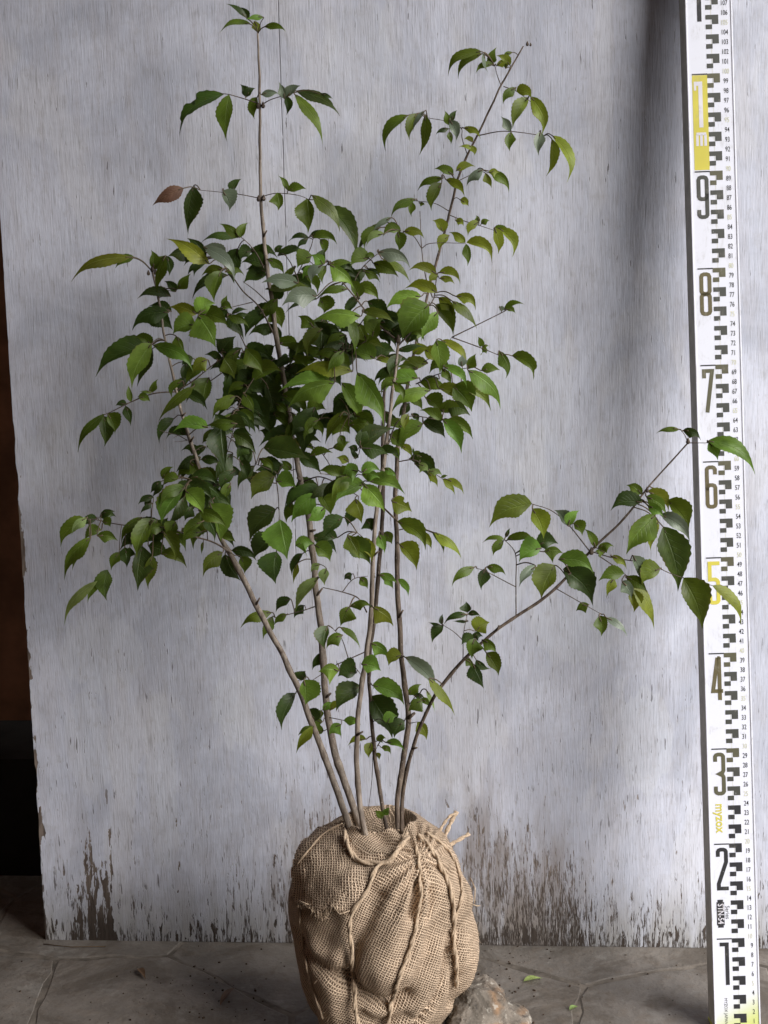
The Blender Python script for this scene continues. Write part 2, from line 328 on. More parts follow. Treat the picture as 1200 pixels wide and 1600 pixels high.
M_petiole = mat_simple('reddish_leaf_stalk', (0.085, 0.060, 0.035), 0.6, 0.4, 80, 0, 0.4)
M_barkA = mat_bark('grey_brown_bark', (0.155, 0.122, 0.098), (0.32, 0.27, 0.225)); M_barkB = mat_bark('young_bark', (0.07, 0.05, 0.038), (0.17, 0.13, 0.10)); M_twig = mat_bark('dark_twig_bark', (0.045, 0.032, 0.028), (0.12, 0.09, 0.065))
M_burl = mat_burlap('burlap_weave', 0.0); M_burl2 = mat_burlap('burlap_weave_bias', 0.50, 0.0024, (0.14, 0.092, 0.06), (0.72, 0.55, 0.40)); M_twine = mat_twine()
M_soil = mat_simple('root_ball_soil', (0.055, 0.036, 0.024), 0.95, 0.5, 160, 0.9, 0.1, 0.004); M_rock = mat_rock()

# ------------------------------------------------------------------ floor, walls, board
def clip(poly, a, b, c):
    """keep the side a*x+b*y<=c"""
    out = []
    for i in range(len(poly)):
        p, q = poly[i], poly[(i+1) % len(poly)]; dp = a*p[0]+b*p[1]-c; dq = a*q[0]+b*q[1]-c
        if dp <= 0: out.append(p)
        if dp*dq < 0: t = dp/(dp-dq); out.append((p[0]+(q[0]-p[0])*t, p[1]+(q[1]-p[1])*t))
    return out
ground = empty('ground', (0, 0, 0)); tag(ground, kind='structure')
def grid_plane(x0, x1, y0, y1, z): return [(x0, y0, z), (x1, y0, z), (x1, y1, z), (x0, y1, z)], [(0, 1, 2, 3)]
v, f = grid_plane(-6, 6, -6, 6, -0.0011); mesh('mortar_bed', v, f, M_mortar, ground)
rs = random.Random(4); seeds = []
for j in range(7):
    for i in range(10):
        seeds.append((-1.35 + i*0.29 + rs.uniform(-0.09, 0.09) + (j % 2)*0.13, -0.92 + j*0.25 + rs.uniform(-0.07, 0.07)))
for s0 in seeds:
    poly = [(-1.5, -1.1), (1.5, -1.1), (1.5, 0.8), (-1.5, 0.8)]
    for s1 in seeds:
        if s1 is s0: continue
        nx, ny = s1[0]-s0[0], s1[1]-s0[1]; L = math.hypot(nx, ny); nx /= L; ny /= L
        c = nx*(s0[0]+s1[0])/2 + ny*(s0[1]+s1[1])/2 - 0.0016
        poly = clip(poly, nx, ny, c)
        if len(poly) < 3: break
    if len(poly) < 3: continue
    # break the straight edges a little
    pp = []
    for i in range(len(poly)):
        p, q = poly[i], poly[(i+1) % len(poly)]; L = math.hypot(q[0]-p[0], q[1]-p[1])
        if L < 0.004: continue
        k = max(1, int(L/0.028))
        for t in range(k):
            jx = 0 if t == 0 else rs.uniform(-0.0045, 0.0045); pp.append((p[0]+(q[0]-p[0])*t/k + jx, p[1]+(q[1]-p[1])*t/k + (0 if t == 0 else rs.uniform(-0.0045, 0.0045))))
    if len(pp) < 3: continue
    zt = rs.uniform(-0.0006, 0.0); cx = sum(p[0] for p in pp)/len(pp); cy = sum(p[1] for p in pp)/len(pp); n = len(pp)
    V = [(p[0], p[1], -0.006) for p in pp] + [(p[0], p[1], zt-0.0015) for p in pp] + [(cx+(p[0]-cx)*0.975, cy+(p[1]-cy)*0.975, zt) for p in pp]
    F = [(i, (i+1) % n, n+(i+1) % n, n+i) for i in range(n)] + [(n+i, n+(i+1) % n, 2*n+(i+1) % n, 2*n+i) for i in range(n)] + [tuple(2*n+i for i in range(n))]
    mesh('paving_stone', V, F, M_stone, ground)

wall = empty('wall', (-1.0, 0.36, 0)); tag(wall, kind='structure')
mb = MB(); mb.box(Vector((0, 0, 0)), Vector((1,0,0)), Vector((0,1,0)), Vector((0,0,1)), (-3, 0.36, 0.1652), (3, 0.42, 2.35)); mb.build('wall_face', M_brown, wall)
mb = MB(); mb.box(Vector((0, 0, 0)), Vector((1,0,0)), Vector((0,1,0)), Vector((0,0,1)), (-1.46, -2.0, 0.0), (-1.40, 0.358, 2.35)); mb.build('side_light_blocker', M_brown, wall)  # unseen wall added to keep sky light off the board's left
mb = MB(); mb.box(Vector((0, 0, 0)), Vector((1,0,0)), Vector((0,1,0)), Vector((0,0,1)), (-1.46, -2.1, 0.0), (1.32, -2.0, 2.35)); mb.build('rear_light_blocker', M_brown, wall)  # added behind the camera to block sun, so the board darkens leftwards
mb = MB(); mb.box(Vector((0, 0, 0)), Vector((1,0,0)), Vector((0,1,0)), Vector((0,0,1)), (-1.46, -2.1, 2.36), (1.25, 0.42, 2.46)); mb.build('top_light_blocker', M_brown, wall)  # unseen slab added overhead to dim the board's top left
mb = MB(); mb.box(Vector((0, 0, 0)), Vector((1,0,0)), Vector((0,1,0)), Vector((0,0,1)), (-1.4, 0.19, 0.0), (3, 0.43, 0.165)); mb.build('plinth', M_black, wall)

def make_board():
    x0, x1, H, T = -0.5479, 0.362, 1.82, 0.012
    rb = random.Random(3); nz = 260; V = []; F = []
    # the left edge is chipped where veneer has broken away
    prof = []
    for i in range(nz+1):
        z = H*i/nz; chip = max(0, mnoise.noise(Vector((z*22, 3.1, 0)))-0.12)*0.0065 + abs(mnoise.noise(Vector((z*90, 1, 0))))*0.0012
        prof.append((z, chip))
    for z, c in prof:
        bl = 0.0 if z > 0.002 else 0
        V += [(x0+c, 0, z), (x0+c+0.0012, -0.0004+0.0004, z), (x1, 0, z), (x1, T, z), (x0+c*0.3, T, z)]
    for i in range(nz):
        a = i*5; b = a+5
        F += [(a+1, a+2, b+2, b+1), (a, a+1, b+1, b), (a+2, a+3, b+3, b+2), (a+3, a+4, b+4, b+3), (a+4, a, b, b+4)]
    mi = [0, 0, 1, 1, 1]*nz
    F += [(0, 4, 3, 2, 1), tuple(nz*5+k for k in (0, 1, 2, 3, 4))]; mi += [1, 1]
    o = mesh('plywood_board', V, F, [M_board, M_edge], None, False, None, mi)
    tag(o, 'white painted plywood board with flaking foot, standing upright behind the shrub', 'board'); return o
make_board()
# ------------------------------------------------------------------ the shrub
BASE = P(600, 1600, 0.21); BASE.z = 0
shrub = empty('shrub', BASE)
tag(shrub, 'leafy multi-stemmed shrub with its root ball wrapped and tied in burlap', 'shrub')
# main stems: photo x, y, width in photo pixels, metres in front of the board
STEMS = [
 ('A', [(551,1308,13,.235),(520,1215,13,.22),(495,1150,12,.21),(470,1085,12,.20),(440,1020,11,.19),(400,945,11,.175),(365,875,11,.16),(344,838,9,.15),(325,775,8.5,.14),(312,735,8,.135),(298,690,7,.125),(285,650,6,.12),(274,605,5.5,.11),(260,540,5,.10),(250,480,4.5,.09),(238,424,4.5,.08)]),
 ('A', [(566,1300,14,.20),(541,1228,14,.19),(520,1160,14,.18),(508,1080,13,.165),(503,1000,13,.15),(494,920,12,.14),(485,830,12,.125),(472,760,11,.115),(458,690,10,.105),(446,610,9.5,.095),(433,530,9,.10),(421,440,8,.095),(411,360,7,.09),(407,280,6,.09),(406,160,5,.09),(403,52,3.5,.09)]),
 ('A', [(575,1326,12,.25),(563,1265,11,.245),(557,1180,10,.24),(561,1100,9.5,.235),(570,1040,10,.23),(578,975,9.5,.225),(582,900,8.5,.22),(588,800,8,.21),(600,720,8,.20),(608,660,7,.19),(615,600,6,.18),(622,535,5.5,.17)]),
 ('B', [(606,1304,8,.20),(594,1240,8,.19),(584,1170,8,.18),(578,1090,7,.175),(577,1030,7.5,.17),(584,970,8,.165),(592,890,8,.155),(598,800,8,.145),(598,700,7.5,.135),(600,630,6,.12),(606,560,5,.11)]),
 ('B', [(622,1305,10,.235),(621,1250,10,.23),(631,1185,11,.22),(638,1122,10.5,.21),(629,1040,10,.195),(622,940,10,.18),(620,850,9,.16),(618,770,9,.15),(622,700,8,.135),(631,640,7.5,.12),(643,570,6,.10),(661,490,5.5,.085),(682,412,5,.065),(703,330,5,.06),(722,262,4.5,.065),(748,208,4,.07),(785,130,3.5,.075),(818,72,2.5,.08)]),
 ('B', [(627,1302,8,.245),(630,1235,8,.25),(645,1170,7.5,.26),(675,1095,7,.27),(723,1032,6.5,.275),(770,990,6,.28),(808,962,6,.28),(845,938,6,.28),(875,913,5.5,.28),(922,862,5,.275),(975,810,4,.27),(1010,765,3.5,.265),(1042,728,3,.26),(1075,692,3,.26)]),
]
# side twigs: width at root, depth change along the twig, points
TW = '''
4 .02 366,868 335,848 300,838 265,833 232,830|3 .02 300,838 262,826 190,820 150,812 130,812|2 .03 325,845 324,825 322,805
3 .03 274,612 240,615 205,628 170,645 145,655|3 .0 434,578 392,565 355,578 325,597 300,600|3 .0 276,610 302,595 345,562 380,550
3.5 .03 430,525 405,480 380,455 362,430 345,408|2.5 .03 424,478 400,455 380,440|2 .02 395,472 370,478 345,484|2.5 .02 385,545 370,515 355,495
2.5 .01 407,163 390,157 360,148 345,146|2.5 .01 407,165 425,155 460,145|2 .01 407,310 370,303 313,297|2 .01 407,308 432,302 465,305 483,312
2.5 .02 413,420 400,395 388,380 372,367|2.5 .02 463,430 455,412 447,400|3 .03 448,575 475,540 497,515|2.5 .04 446,580 480,555 520,548 560,545
4 .01 622,533 600,515 575,490 555,465 535,440 515,410|2.5 -.01 555,465 554,440 565,420 580,405 592,395|2.5 .01 465,428 475,408 485,388 490,370
3.5 -.02 622,540 645,515 665,485 678,465 683,430|2.5 -.01 676,465 665,430 659,388 656,330|2 0 659,388 645,368 625,363|2 0 659,388 675,380 728,380
2 .01 700,335 725,345 748,352 772,360|2.5 .0 746,212 790,205 850,212|2 0 730,240 722,215 720,200 700,190 668,184|2 0 783,133 777,118 773,103|2 0 787,135 808,143 835,163
2 0 716,285 700,268 690,274|2 0 716,283 730,276 742,270|2 0 702,330 680,318 652,314|3 .0 605,700 620,660 645,650 690,657|2.5 .0 618,722 648,719 672,735 692,749|2 0 645,719 648,708
4 .05 619,812 590,785 565,765 552,745|3 .05 475,752 500,745 530,757 560,775|2.5 .06 430,740 435,780 437,812|2.5 .02 584,868 572,845 558,832|3 0 573,957 560,935 535,925 505,918
2 0 535,925 552,905 575,900|2.5 0 500,945 470,955 430,965|2.5 .02 572,1018 545,1030 520,1042 485,1065|2 .02 545,1030 535,1000 520,982|2 .02 545,1030 565,1055|2 .02 510,1120 530,1124 550,1128
2.5 0 922,862 890,822 862,798 830,787|2.5 0 925,862 960,872 1010,880 1045,895 1068,903 1113,915|2 0 870,920 905,940 940,960|2.5 0 806,962 806,905 805,865 788,843|2 0 806,917 760,893 745,888
2 0 723,1032 724,995 730,957|2 0 725,1002 710,988 693,977|2.5 .0 935,868 960,885 980,900|2.5 0 706,527 747,507 787,487 800,477|2.5 0 706,527 750,543 782,556|2 0 1075,692 1090,692 1105,692|2 0 1075,692 1070,680 1064,672
2 .02 293,688 278,680 265,677 248,672|1.5 .02 293,688 280,690 272,690|1.5 .02 278,680 270,685|1.5 0 583,1165 580,1225 572,1285|1.5 0 597,1304 597,1285 597,1275|2 .02 640,1130 652,1128|1.5 .02 585,1175 590,1165|2.5 .03 440,640 470,650 500,655|2 .03 560,640 545,650
2.5 .03 470,690 500,705 520,735|2.5 .03 345,838 335,790 318,762 300,750|2 .03 326,775 345,735 360,690 365,670|2.5 .03 430,560 405,580 385,610 370,640|2.5 .03 650,600 670,590 700,580 730,575|2 .02 643,572 668,562 690,548 706,527
2.5 .03 610,690 590,700 565,700|2 .02 640,1100 648,1090 655,1085|2 .03 455,760 430,738 400,725|2.5 .03 540,745 520,742 500,740'''
LV = '''
392,38,343,50,10,8,m|385,28,352,5,9,3,d|412,27,386,30,9,2,b|397,33,402,53,13,3,y|413,42,447,50,12,6,m|388,30,372,12,9,2,d
350,147,281,213,24,18,d|358,148,354,217,27,3,m|385,152,376,133,13,2,d|384,152,398,138,12,2,d|402,152,398,186,17,3,m|408,148,434,146,12,3,g|445,155,436,130,12,2,g|448,152,468,134,14,2,g|446,150,447,176,12,3,d|460,147,504,222,19,8,m|462,142,532,182,19,10,d|500,147,518,154,8,2,d
287,294,238,320,26,3,r|303,290,294,362,31,4,d|348,298,357,325,23,3,g|362,300,376,281,13,2,d|433,301,434,326,22,3,m|450,298,436,276,9,2,m|450,298,476,296,14,3,m|480,310,481,362,34,3,m|487,305,531,362,22,9,m|513,322,557,398,29,8,d
482,371,453,376,8,4,d|484,370,508,364,9,4,d|482,372,466,387,9,3,d|490,371,527,382,15,7,m|500,374,504,395,13,3,m
372,371,314,378,14,8,d|374,371,342,348,16,3,m|376,371,387,349,14,3,m|205,402,111,441,21,15,y|210,402,180,419,15,4,m|239,420,236,393,17,3,m|242,422,260,398,14,3,m|258,400,246,458,17,5,m|260,400,264,430,20,3,d
327,412,260,373,28,6,y|322,402,292,370,28,4,d|300,395,262,400,26,3,d|318,386,366,440,22,13,g|372,388,366,442,30,4,d|350,402,317,384,24,4,g|320,402,287,414,15,5,d|325,405,303,431,17,4,d|316,405,293,431,13,4,d|350,422,315,430,20,6,m|356,430,300,468,15,10,d|345,424,335,470,27,3,m
275,456,258,440,11,2,d|277,452,296,430,14,2,m|267,463,214,467,15,8,d|264,488,206,516,26,12,d|232,487,270,513,30,3,d|268,487,232,477,14,4,d|309,490,263,479,23,4,y|309,490,337,474,25,4,b|312,490,357,511,24,6,m|310,492,337,541,38,3,b|305,506,270,522,28,4,b
345,480,362,483,10,2,m|352,484,355,462,9,1,m|362,491,385,484,6,2,d|364,497,388,492,9,3,d|236,540,149,587,26,12,d|237,537,206,605,29,6,b|238,545,214,602,15,2,d|237,539,208,526,15,4,m|240,540,302,578,21,11,b|275,525,286,552,15,2,m|324,562,303,580,20,4,y|302,560,286,570,14,3,d|292,566,288,602,16,2,d
345,552,369,525,23,3,d|352,555,337,530,20,2,d|345,550,377,560,20,3,d|350,560,366,592,25,3,m|346,562,322,554,10,3,d|326,590,318,635,29,2,m|303,603,247,656,15,5,m|298,605,291,628,4,0,d|163,647,122,705,13,9,m|162,650,163,697,22,3,d|168,647,179,676,21,3,m|196,634,204,664,13,2,d|198,632,182,634,8,2,d|205,628,200,603,8,1,m|216,620,233,627,11,2,m|233,614,246,594,9,2,m|238,613,220,612,4,1,m
325,668,270,673,19,7,b|335,672,318,690,18,2,m|345,660,352,736,28,0,d|352,662,386,673,20,4,d|350,668,336,648,24,2,d|365,682,391,680,14,3,d|345,682,325,698,14,2,d|394,572,337,649,34,-4,d|372,628,423,672,44,2,d|432,650,424,680,18,3,d|322,698,306,717,10,3,d
310,738,276,747,17,8,m|311,735,341,761,26,4,m|303,752,294,764,11,2,d|254,748,270,730,10,3,m|279,748,257,757,13,3,m|252,752,237,768,12,2,d|256,757,240,776,7,2,d|290,762,250,792,18,8,m|286,764,252,820,30,5,b|290,766,318,802,26,3,b|294,762,323,797,27,5,d|288,776,260,820,17,-3,d|325,775,342,792,26,3,d|325,797,302,858,27,7,m|328,787,345,845,35,2,b|345,838,366,846,10,2,m|300,792,290,812,14,2,d
240,777,218,787,9,3,d|238,786,221,801,7,3,d|236,775,228,794,8,1,d|256,836,262,810,20,2,d|246,812,240,838,18,2,m|222,808,190,848,16,9,m|237,810,214,872,25,5,m|240,813,219,860,8,5,p|258,840,279,848,14,3,m|285,825,287,842,13,2,d|275,815,265,838,18,2,m
135,812,95,855,20,9,m|136,809,112,836,14,5,p|152,810,130,822,12,3,d|156,808,179,807,15,5,d|158,803,178,800,9,2,d|158,828,135,842,14,4,m|160,815,171,823,11,2,m|152,837,181,844,15,4,m|142,840,101,903,20,10,m|140,841,113,889,15,4,m
168,890,167,938,24,4,d|152,908,101,977,14,12,p|152,905,137,940,12,3,m|186,863,175,887,13,3,m|195,855,198,886,21,2,d|203,855,199,873,12,1,d|222,853,215,921,34,2,d|238,868,232,920,18,4,m|232,853,262,868,24,4,d|252,865,292,886,17,6,m
348,863,317,899,22,6,m|352,866,377,906,22,-3,d|362,860,401,876,18,7,d|376,870,381,893,16,2,m|318,846,315,864,4,0,m
393,392,378,405,20,4,d|390,394,434,402,20,9,d|430,394,442,385,12,2,d|434,400,480,397,14,8,d|418,405,444,429,16,5,m|415,415,377,409,24,4,d|416,425,384,421,20,3,d|416,430,380,441,20,4,d|466,442,408,442,22,6,g|415,452,500,463,16,12,m|442,448,424,470,18,2,d|496,462,440,475,30,8,g|496,466,445,490,8,5,d|500,466,505,487,22,3,m
425,482,440,511,28,3,m|412,485,383,527,20,4,d|433,513,388,525,18,8,d|487,400,467,416,24,3,m|490,415,475,434,14,4,b|506,413,487,400,18,3,b|505,413,488,444,18,7,g|510,415,505,440,12,3,m|504,413,508,389,16,2,d|515,413,553,449,26,5,b|513,414,554,411,12,4,m|543,452,496,463,12,4,m|564,494,489,497,25,6,b
490,511,465,492,20,3,m|508,495,502,554,32,1,d|525,500,536,516,20,2,d|545,495,554,552,15,3,m|540,523,508,541,11,4,m|482,546,440,540,14,5,m|450,556,440,561,10,1,d|494,562,455,571,12,4,m|384,545,411,583,26,4,m|424,580,412,622,32,2,d|440,575,432,607,34,2,d|402,575,383,592,24,2,d|416,600,426,637,26,2,d|458,590,444,580,18,1,d
523,597,449,637,31,10,b|551,580,461,583,22,11,y|516,592,434,613,18,7,b|558,582,600,661,34,8,b|534,598,563,661,23,5,b|586,560,549,553,24,4,b|588,562,619,576,9,4,y|590,560,619,549,22,5,d|653,591,601,610,21,9,b|672,610,611,643,20,11,b|656,598,701,616,17,8,m|685,606,731,637,19,7,y|708,603,737,643,36,4,m|722,604,767,640,17,8,m|731,578,782,638,24,11,b|693,573,730,606,13,7,b|690,575,705,601,12,3,m
682,531,687,583,26,2,b|690,532,730,573,12,8,y|722,573,723,555,12,1,g|731,577,743,554,13,2,m|752,579,782,577,14,2,m|788,484,820,476,8,5,m|790,483,804,489,7,2,m|784,486,779,481,7,1,g|750,542,747,527,8,1,m|753,543,763,541,7,2,m|753,545,759,552,11,2,m|780,548,790,592,17,8,m|800,556,833,594,18,11,m
706,470,745,513,14,5,m|712,463,743,485,16,10,y|685,465,707,496,18,7,y|680,476,708,523,22,5,m|670,476,628,531,46,4,b|684,487,658,532,20,3,b|658,463,602,481,24,8,b|660,476,610,498,23,4,m|683,457,632,450,18,7,y|682,428,638,422,17,8,y|684,430,672,440,10,2,y|686,426,719,443,14,8,y|687,435,708,443,9,4,y
590,394,641,420,24,12,g|583,411,623,433,22,4,m|597,404,641,441,14,6,m|573,420,592,434,9,6,d|569,424,591,438,13,4,m|577,404,551,415,22,5,m|585,400,572,402,9,2,m|598,347,559,396,14,7,d|588,357,570,389,17,5,m|600,365,572,384,12,5,p|612,340,581,362,10,2,g|626,360,601,368,16,6,m|621,362,622,393,20,3,m|631,362,663,373,16,7,y
727,379,704,364,14,3,y|729,379,768,409,18,12,y|728,381,730,415,15,3,m|702,368,688,390,14,4,y|692,362,677,346,17,3,y|712,345,723,352,12,3,y|748,347,733,366,13,4,y|748,347,744,337,8,1,m|752,350,764,345,10,2,m|773,356,778,397,18,3,y|780,357,800,401,17,10,y|772,357,793,367,14,3,m
753,81,700,120,16,14,m|754,84,716,124,14,10,m|771,101,743,115,11,5,m|763,103,775,76,14,3,m|757,82,762,110,6,-2,g|776,103,793,97,11,3,y|797,102,777,88,12,3,y|801,82,787,92,6,3,m|790,107,799,91,8,2,m
806,137,786,163,16,5,m|807,143,828,152,18,5,y|826,152,801,199,22,4,m|829,151,846,210,25,10,y|845,205,842,242,19,3,g|862,217,853,275,16,-5,y|863,212,885,283,18,14,y|797,205,784,184,14,2,g|799,206,797,237,18,3,m|638,180,603,237,17,13,m|652,177,640,218,18,4,m|664,180,655,239,18,-4,m|664,173,645,205,8,3,g
702,196,695,174,11,2,m|706,190,714,173,9,2,d|702,201,683,210,8,4,d|703,188,712,216,16,3,g|702,205,704,223,9,2,m|724,200,751,216,12,6,y|738,222,726,218,8,2,y|741,231,719,230,7,3,y|737,228,741,241,10,2,y|708,273,681,264,14,3,m|713,267,740,261,12,4,y|755,265,729,290,17,5,g|692,279,652,299,14,7,m|690,286,674,329,21,4,m|697,281,726,306,15,5,y|758,270,767,291,12,2,y|766,268,795,300,18,8,m|764,270,779,269,13,2,y|719,312,731,321,12,1,y
650,311,611,341,15,9,m|644,315,643,335,12,2,m|655,317,663,320,7,1,m
831,787,764,821,34,9,m|832,795,849,842,26,4,y|888,822,865,795,17,3,g|887,821,904,799,14,3,b|896,818,908,834,15,3,m|931,856,912,824,12,3,m|934,857,957,853,14,4,m|788,843,753,848,7,4,m|787,845,772,866,12,3,m|790,840,797,826,5,1,d|792,844,840,849,12,7,m|742,886,706,916,14,7,m|759,888,752,921,18,3,d|760,886,787,898,12,6,m
846,856,811,876,28,4,b|840,852,869,849,22,4,d|850,862,880,864,22,4,m|837,884,811,917,13,3,g|867,883,846,935,35,3,m|880,889,926,943,38,8,d|873,874,928,896,24,10,b|920,945,902,954,14,3,m|936,962,939,993,21,3,m|947,965,980,993,11,5,g
1003,785,954,797,22,8,d|1003,772,981,758,18,3,m|1024,804,978,864,36,4,b|1010,776,1041,802,22,5,b|1012,768,1045,800,16,7,y|1043,782,1076,829,26,5,m|1032,804,1078,848,20,8,g|1036,823,1059,923,44,6,d|1028,813,1017,860,17,3,y|1012,790,1037,808,16,3,b
945,863,931,862,12,2,m|955,869,979,889,11,5,y|989,868,1002,912,18,3,g|1032,888,1003,913,27,4,m|975,896,935,906,20,4,m|960,903,950,928,13,3,y|972,908,985,932,17,3,g|990,905,1022,981,20,5,y|985,922,990,957,20,3,y|978,902,1012,926,18,4,m|1068,903,1097,980,40,5,m|1069,905,1092,967,14,-5,y|1113,915,1158,975,16,10,y
1062,671,1025,677,8,4,m|1067,673,1092,685,13,5,d|1107,690,1120,715,17,2,b|1106,689,1180,738,22,13,b|1126,688,1137,706,9,1,g|730,957,728,941,15,1,d|730,960,693,975,10,6,d|731,960,749,962,7,2,d|731,971,709,971,4,1,d|691,978,671,973,5,1,d|691,976,692,960,6,1,d|693,978,677,1001,13,3,d
743,986,763,973,25,2,y|740,1000,723,1006,14,3,d|738,996,753,994,13,3,d|742,998,738,1028,25,3,m|754,1000,773,1019,15,4,m|760,1020,779,1056,21,3,m|738,1036,756,1076,20,1,d|744,1031,764,1043,10,-3,d|727,1030,738,1042,10,2,m
512,978,508,1015,20,3,d|535,993,510,1012,20,5,m|531,980,563,1012,9,4,m|504,1020,488,1047,16,3,d|530,1048,501,1049,27,4,b|556,1052,531,1056,26,3,d|580,1005,606,1029,20,5,b|565,1038,592,1047,23,3,b|475,1062,477,1102,31,2,b|472,1063,477,1049,16,1,d|462,1083,440,1141,20,5,d|563,1072,525,1111,28,5,d|582,1071,632,1102,26,8,b|579,1088,613,1154,39,4,d
505,1110,519,1098,10,3,b|516,1110,532,1097,9,2,y|492,1127,479,1110,16,3,d|503,1110,502,1122,12,1,m|504,1128,483,1130,15,3,m|489,1135,463,1176,14,4,y|490,1136,468,1148,10,3,m|506,1142,494,1149,12,2,m|533,1132,516,1146,18,3,b|537,1126,561,1131,12,4,b|572,1155,543,1164,10,3,y|580,1160,577,1182,12,1,y|589,1158,602,1154,12,3,m|603,1160,632,1173,10,5,b|596,1168,609,1177,8,3,m|587,1177,592,1186,6,1,y|604,1130,620,1119,15,3,b|632,1126,616,1152,22,3,d|652,1128,666,1156,18,4,y
638,1086,657,1070,13,3,m|660,1094,640,1109,19,2,m|657,1092,671,1104,8,2,m|647,1087,662,1090,8,2,d|627,1023,609,1038,17,3,y|633,1027,684,1082,19,6,g|670,1060,711,1116,14,4,y|666,1078,679,1112,6,2,p
550,897,539,905,12,2,d|562,903,573,918,12,2,m|580,903,586,896,7,1,d|592,898,621,912,12,4,b|600,902,613,918,10,2,b|622,905,636,929,9,4,b|547,948,582,949,14,7,m|583,949,615,977,24,4,y|546,948,532,977,25,2,m|624,850,651,890,24,4,y|621,815,665,859,23,10,m|658,832,674,858,14,3,y|675,832,693,865,10,4,m|678,832,721,873,14,7,y
612,783,644,798,27,2,y|541,851,579,880,32,4,m|536,808,504,842,22,3,d|527,840,493,850,17,5,d|543,836,562,872,22,2,m|563,842,581,879,18,4,y|572,812,580,828,20,2,d|600,832,611,848,16,2,m|592,835,601,864,16,2,b|492,852,516,877,25,4,b|462,853,488,850,26,5,b|438,812,449,873,42,1,b|431,796,390,845,32,6,d|425,840,397,873,28,3,d|432,862,431,912,33,2,d|473,865,456,900,11,4,d|465,880,459,911,8,2,y|498,903,461,957,16,5,p|500,882,487,893,10,3,p|510,888,508,911,13,2,p
412,700,484,718,34,3,d|465,674,404,697,17,6,d|492,636,474,713,36,3,d|536,644,508,692,14,3,m|518,655,547,678,34,4,m|531,680,537,696,12,1,m|429,744,392,779,29,4,m|432,738,399,735,22,4,d|443,726,430,746,14,3,d|432,752,463,761,24,3,b|501,763,444,798,18,8,d|493,772,455,815,30,5,b|457,785,449,812,17,4,m|498,768,517,806,27,2,m|507,792,478,813,20,-4,b|570,756,523,786,24,5,b|555,779,565,818,25,2,y
568,757,602,798,30,3,b|575,752,633,771,20,7,b|565,742,591,747,16,4,b|565,738,592,736,14,6,b|600,731,617,744,9,3,b|560,736,538,740,26,3,b|553,743,525,752,23,3,m|535,743,497,734,16,3,m|545,722,527,715,11,2,y|485,712,521,708,12,4,m|557,705,545,700,12,2,d|560,711,556,717,11,1,d|562,699,617,668,25,4,d|562,698,574,664,20,3,d|564,700,608,710,22,4,d|545,665,590,668,18,5,m|530,622,554,652,27,2,d|609,680,626,700,22,3,m|611,702,618,714,10,2,m|617,700,622,716,10,1,m|626,695,642,713,9,3,y
646,710,645,699,3,0,d|648,711,656,705,5,1,m|650,711,657,716,4,1,m|655,725,668,735,14,2,p|670,737,689,743,9,4,p|668,738,682,759,9,3,y|692,749,711,773,9,3,y|698,749,725,772,10,4,y|689,746,699,743,4,1,m|638,647,633,669,11,2,y|643,648,653,658,8,2,d|661,660,696,684,22,3,d|690,657,655,640,15,4,m|692,656,721,706,21,5,b|700,655,739,686,17,6,m|685,642,728,646,18,4,m|697,632,735,648,24,4,d|665,622,690,645,22,3,m
566,487,618,503,14,4,m|572,532,553,500,24,3,m|652,512,618,490,24,4,m|620,548,665,540,10,3,d|645,553,670,546,14,4,y|663,545,680,567,18,3,y|652,577,618,574,13,4,m|600,562,583,540,20,3,d|610,520,640,505,22,4,d|582,525,596,500,20,3,m|636,535,660,515,20,3,d|597,1280,585,1268,9,2,m|598,1274,609,1263,9,2,b
425,957,375,980,16,7,m|426,963,411,999,15,3,m|454,936,431,956,14,4,d|475,946,461,964,12,3,d|448,960,430,975,10,3,m|560,510,530,520,18,3,d|590,500,570,512,16,2,m|560,465,545,440,16,3,m|470,560,450,545,16,3,d|520,560,545,575,18,3,m|480,640,510,640,18,3,m|520,700,545,690,12,2,m|405,650,385,625,22,3,d|380,600,400,620,24,2,d|455,735,440,720,12,2,m
345,760,360,790,16,3,d|367,735,345,765,20,4,d|375,720,385,745,14,2,d|360,755,352,785,14,2,m|395,705,375,730,18,4,d|385,690,372,715,16,3,d|400,760,380,740,16,3,d|585,615,560,600,18,2,m|640,615,660,640,16,3,m|640,630,625,650,12,2,d|505,585,530,600,22,3,d|480,600,500,625,22,3,d|545,620,520,640,18,3,d|560,800,545,820,16,3,d|430,690,405,672,22,3,d|375,560,400,548,16,3,d|395,590,372,600,18,3,d|355,640,338,625,16,3,d|520,520,545,540,20,3,d|480,520,500,545,20,3,m'''
POLY = []                                                    # every stem and twig as a fine polyline, for hanging leaf stalks on
def stem_mesh(pts, name, mat, parent, wob=0.0, knots=True):
    fine = catmull(pts, 8); P3 = []; rad = []; rr = random.Random(int(pts[0][0]*7+pts[0][1])); L = 0
    for i, q in enumerate(fine):
        p = P(q[0], q[1], q[3]); s = (p-CAM).dot(-VIEW)/FPX; p = p + IMR*(mnoise.noise(Vector((q[0]*0.02, q[1]*0.03, 5)))*s*1.6*wob)
        P3.append(p); r = q[2]*0.405*s
        rad.append(r*(1+0.06*mnoise.noise(Vector((q[1]*0.11, 2, 3)))))
    POLY.append([(q[0], q[1], q[3]) for q in fine])
    # nodes: the stem swells where leaf pairs sit
    if knots and len(P3) > 30:
        for k in range(12, len(P3)-2, 17):
            for dk, g in ((-1, 1.05), (0, 1.16), (1, 1.05)): rad[k+dk] *= g
    m = MB(); m.tube(P3, rad, 10); o = m.build(name, mat, parent, True); return o, P3
ST = []
for kind, pts in STEMS:
    o, p3 = stem_mesh(pts, 'stem', M_barkA if kind == 'A' else M_barkB, shrub, 1.0); ST.append(o)
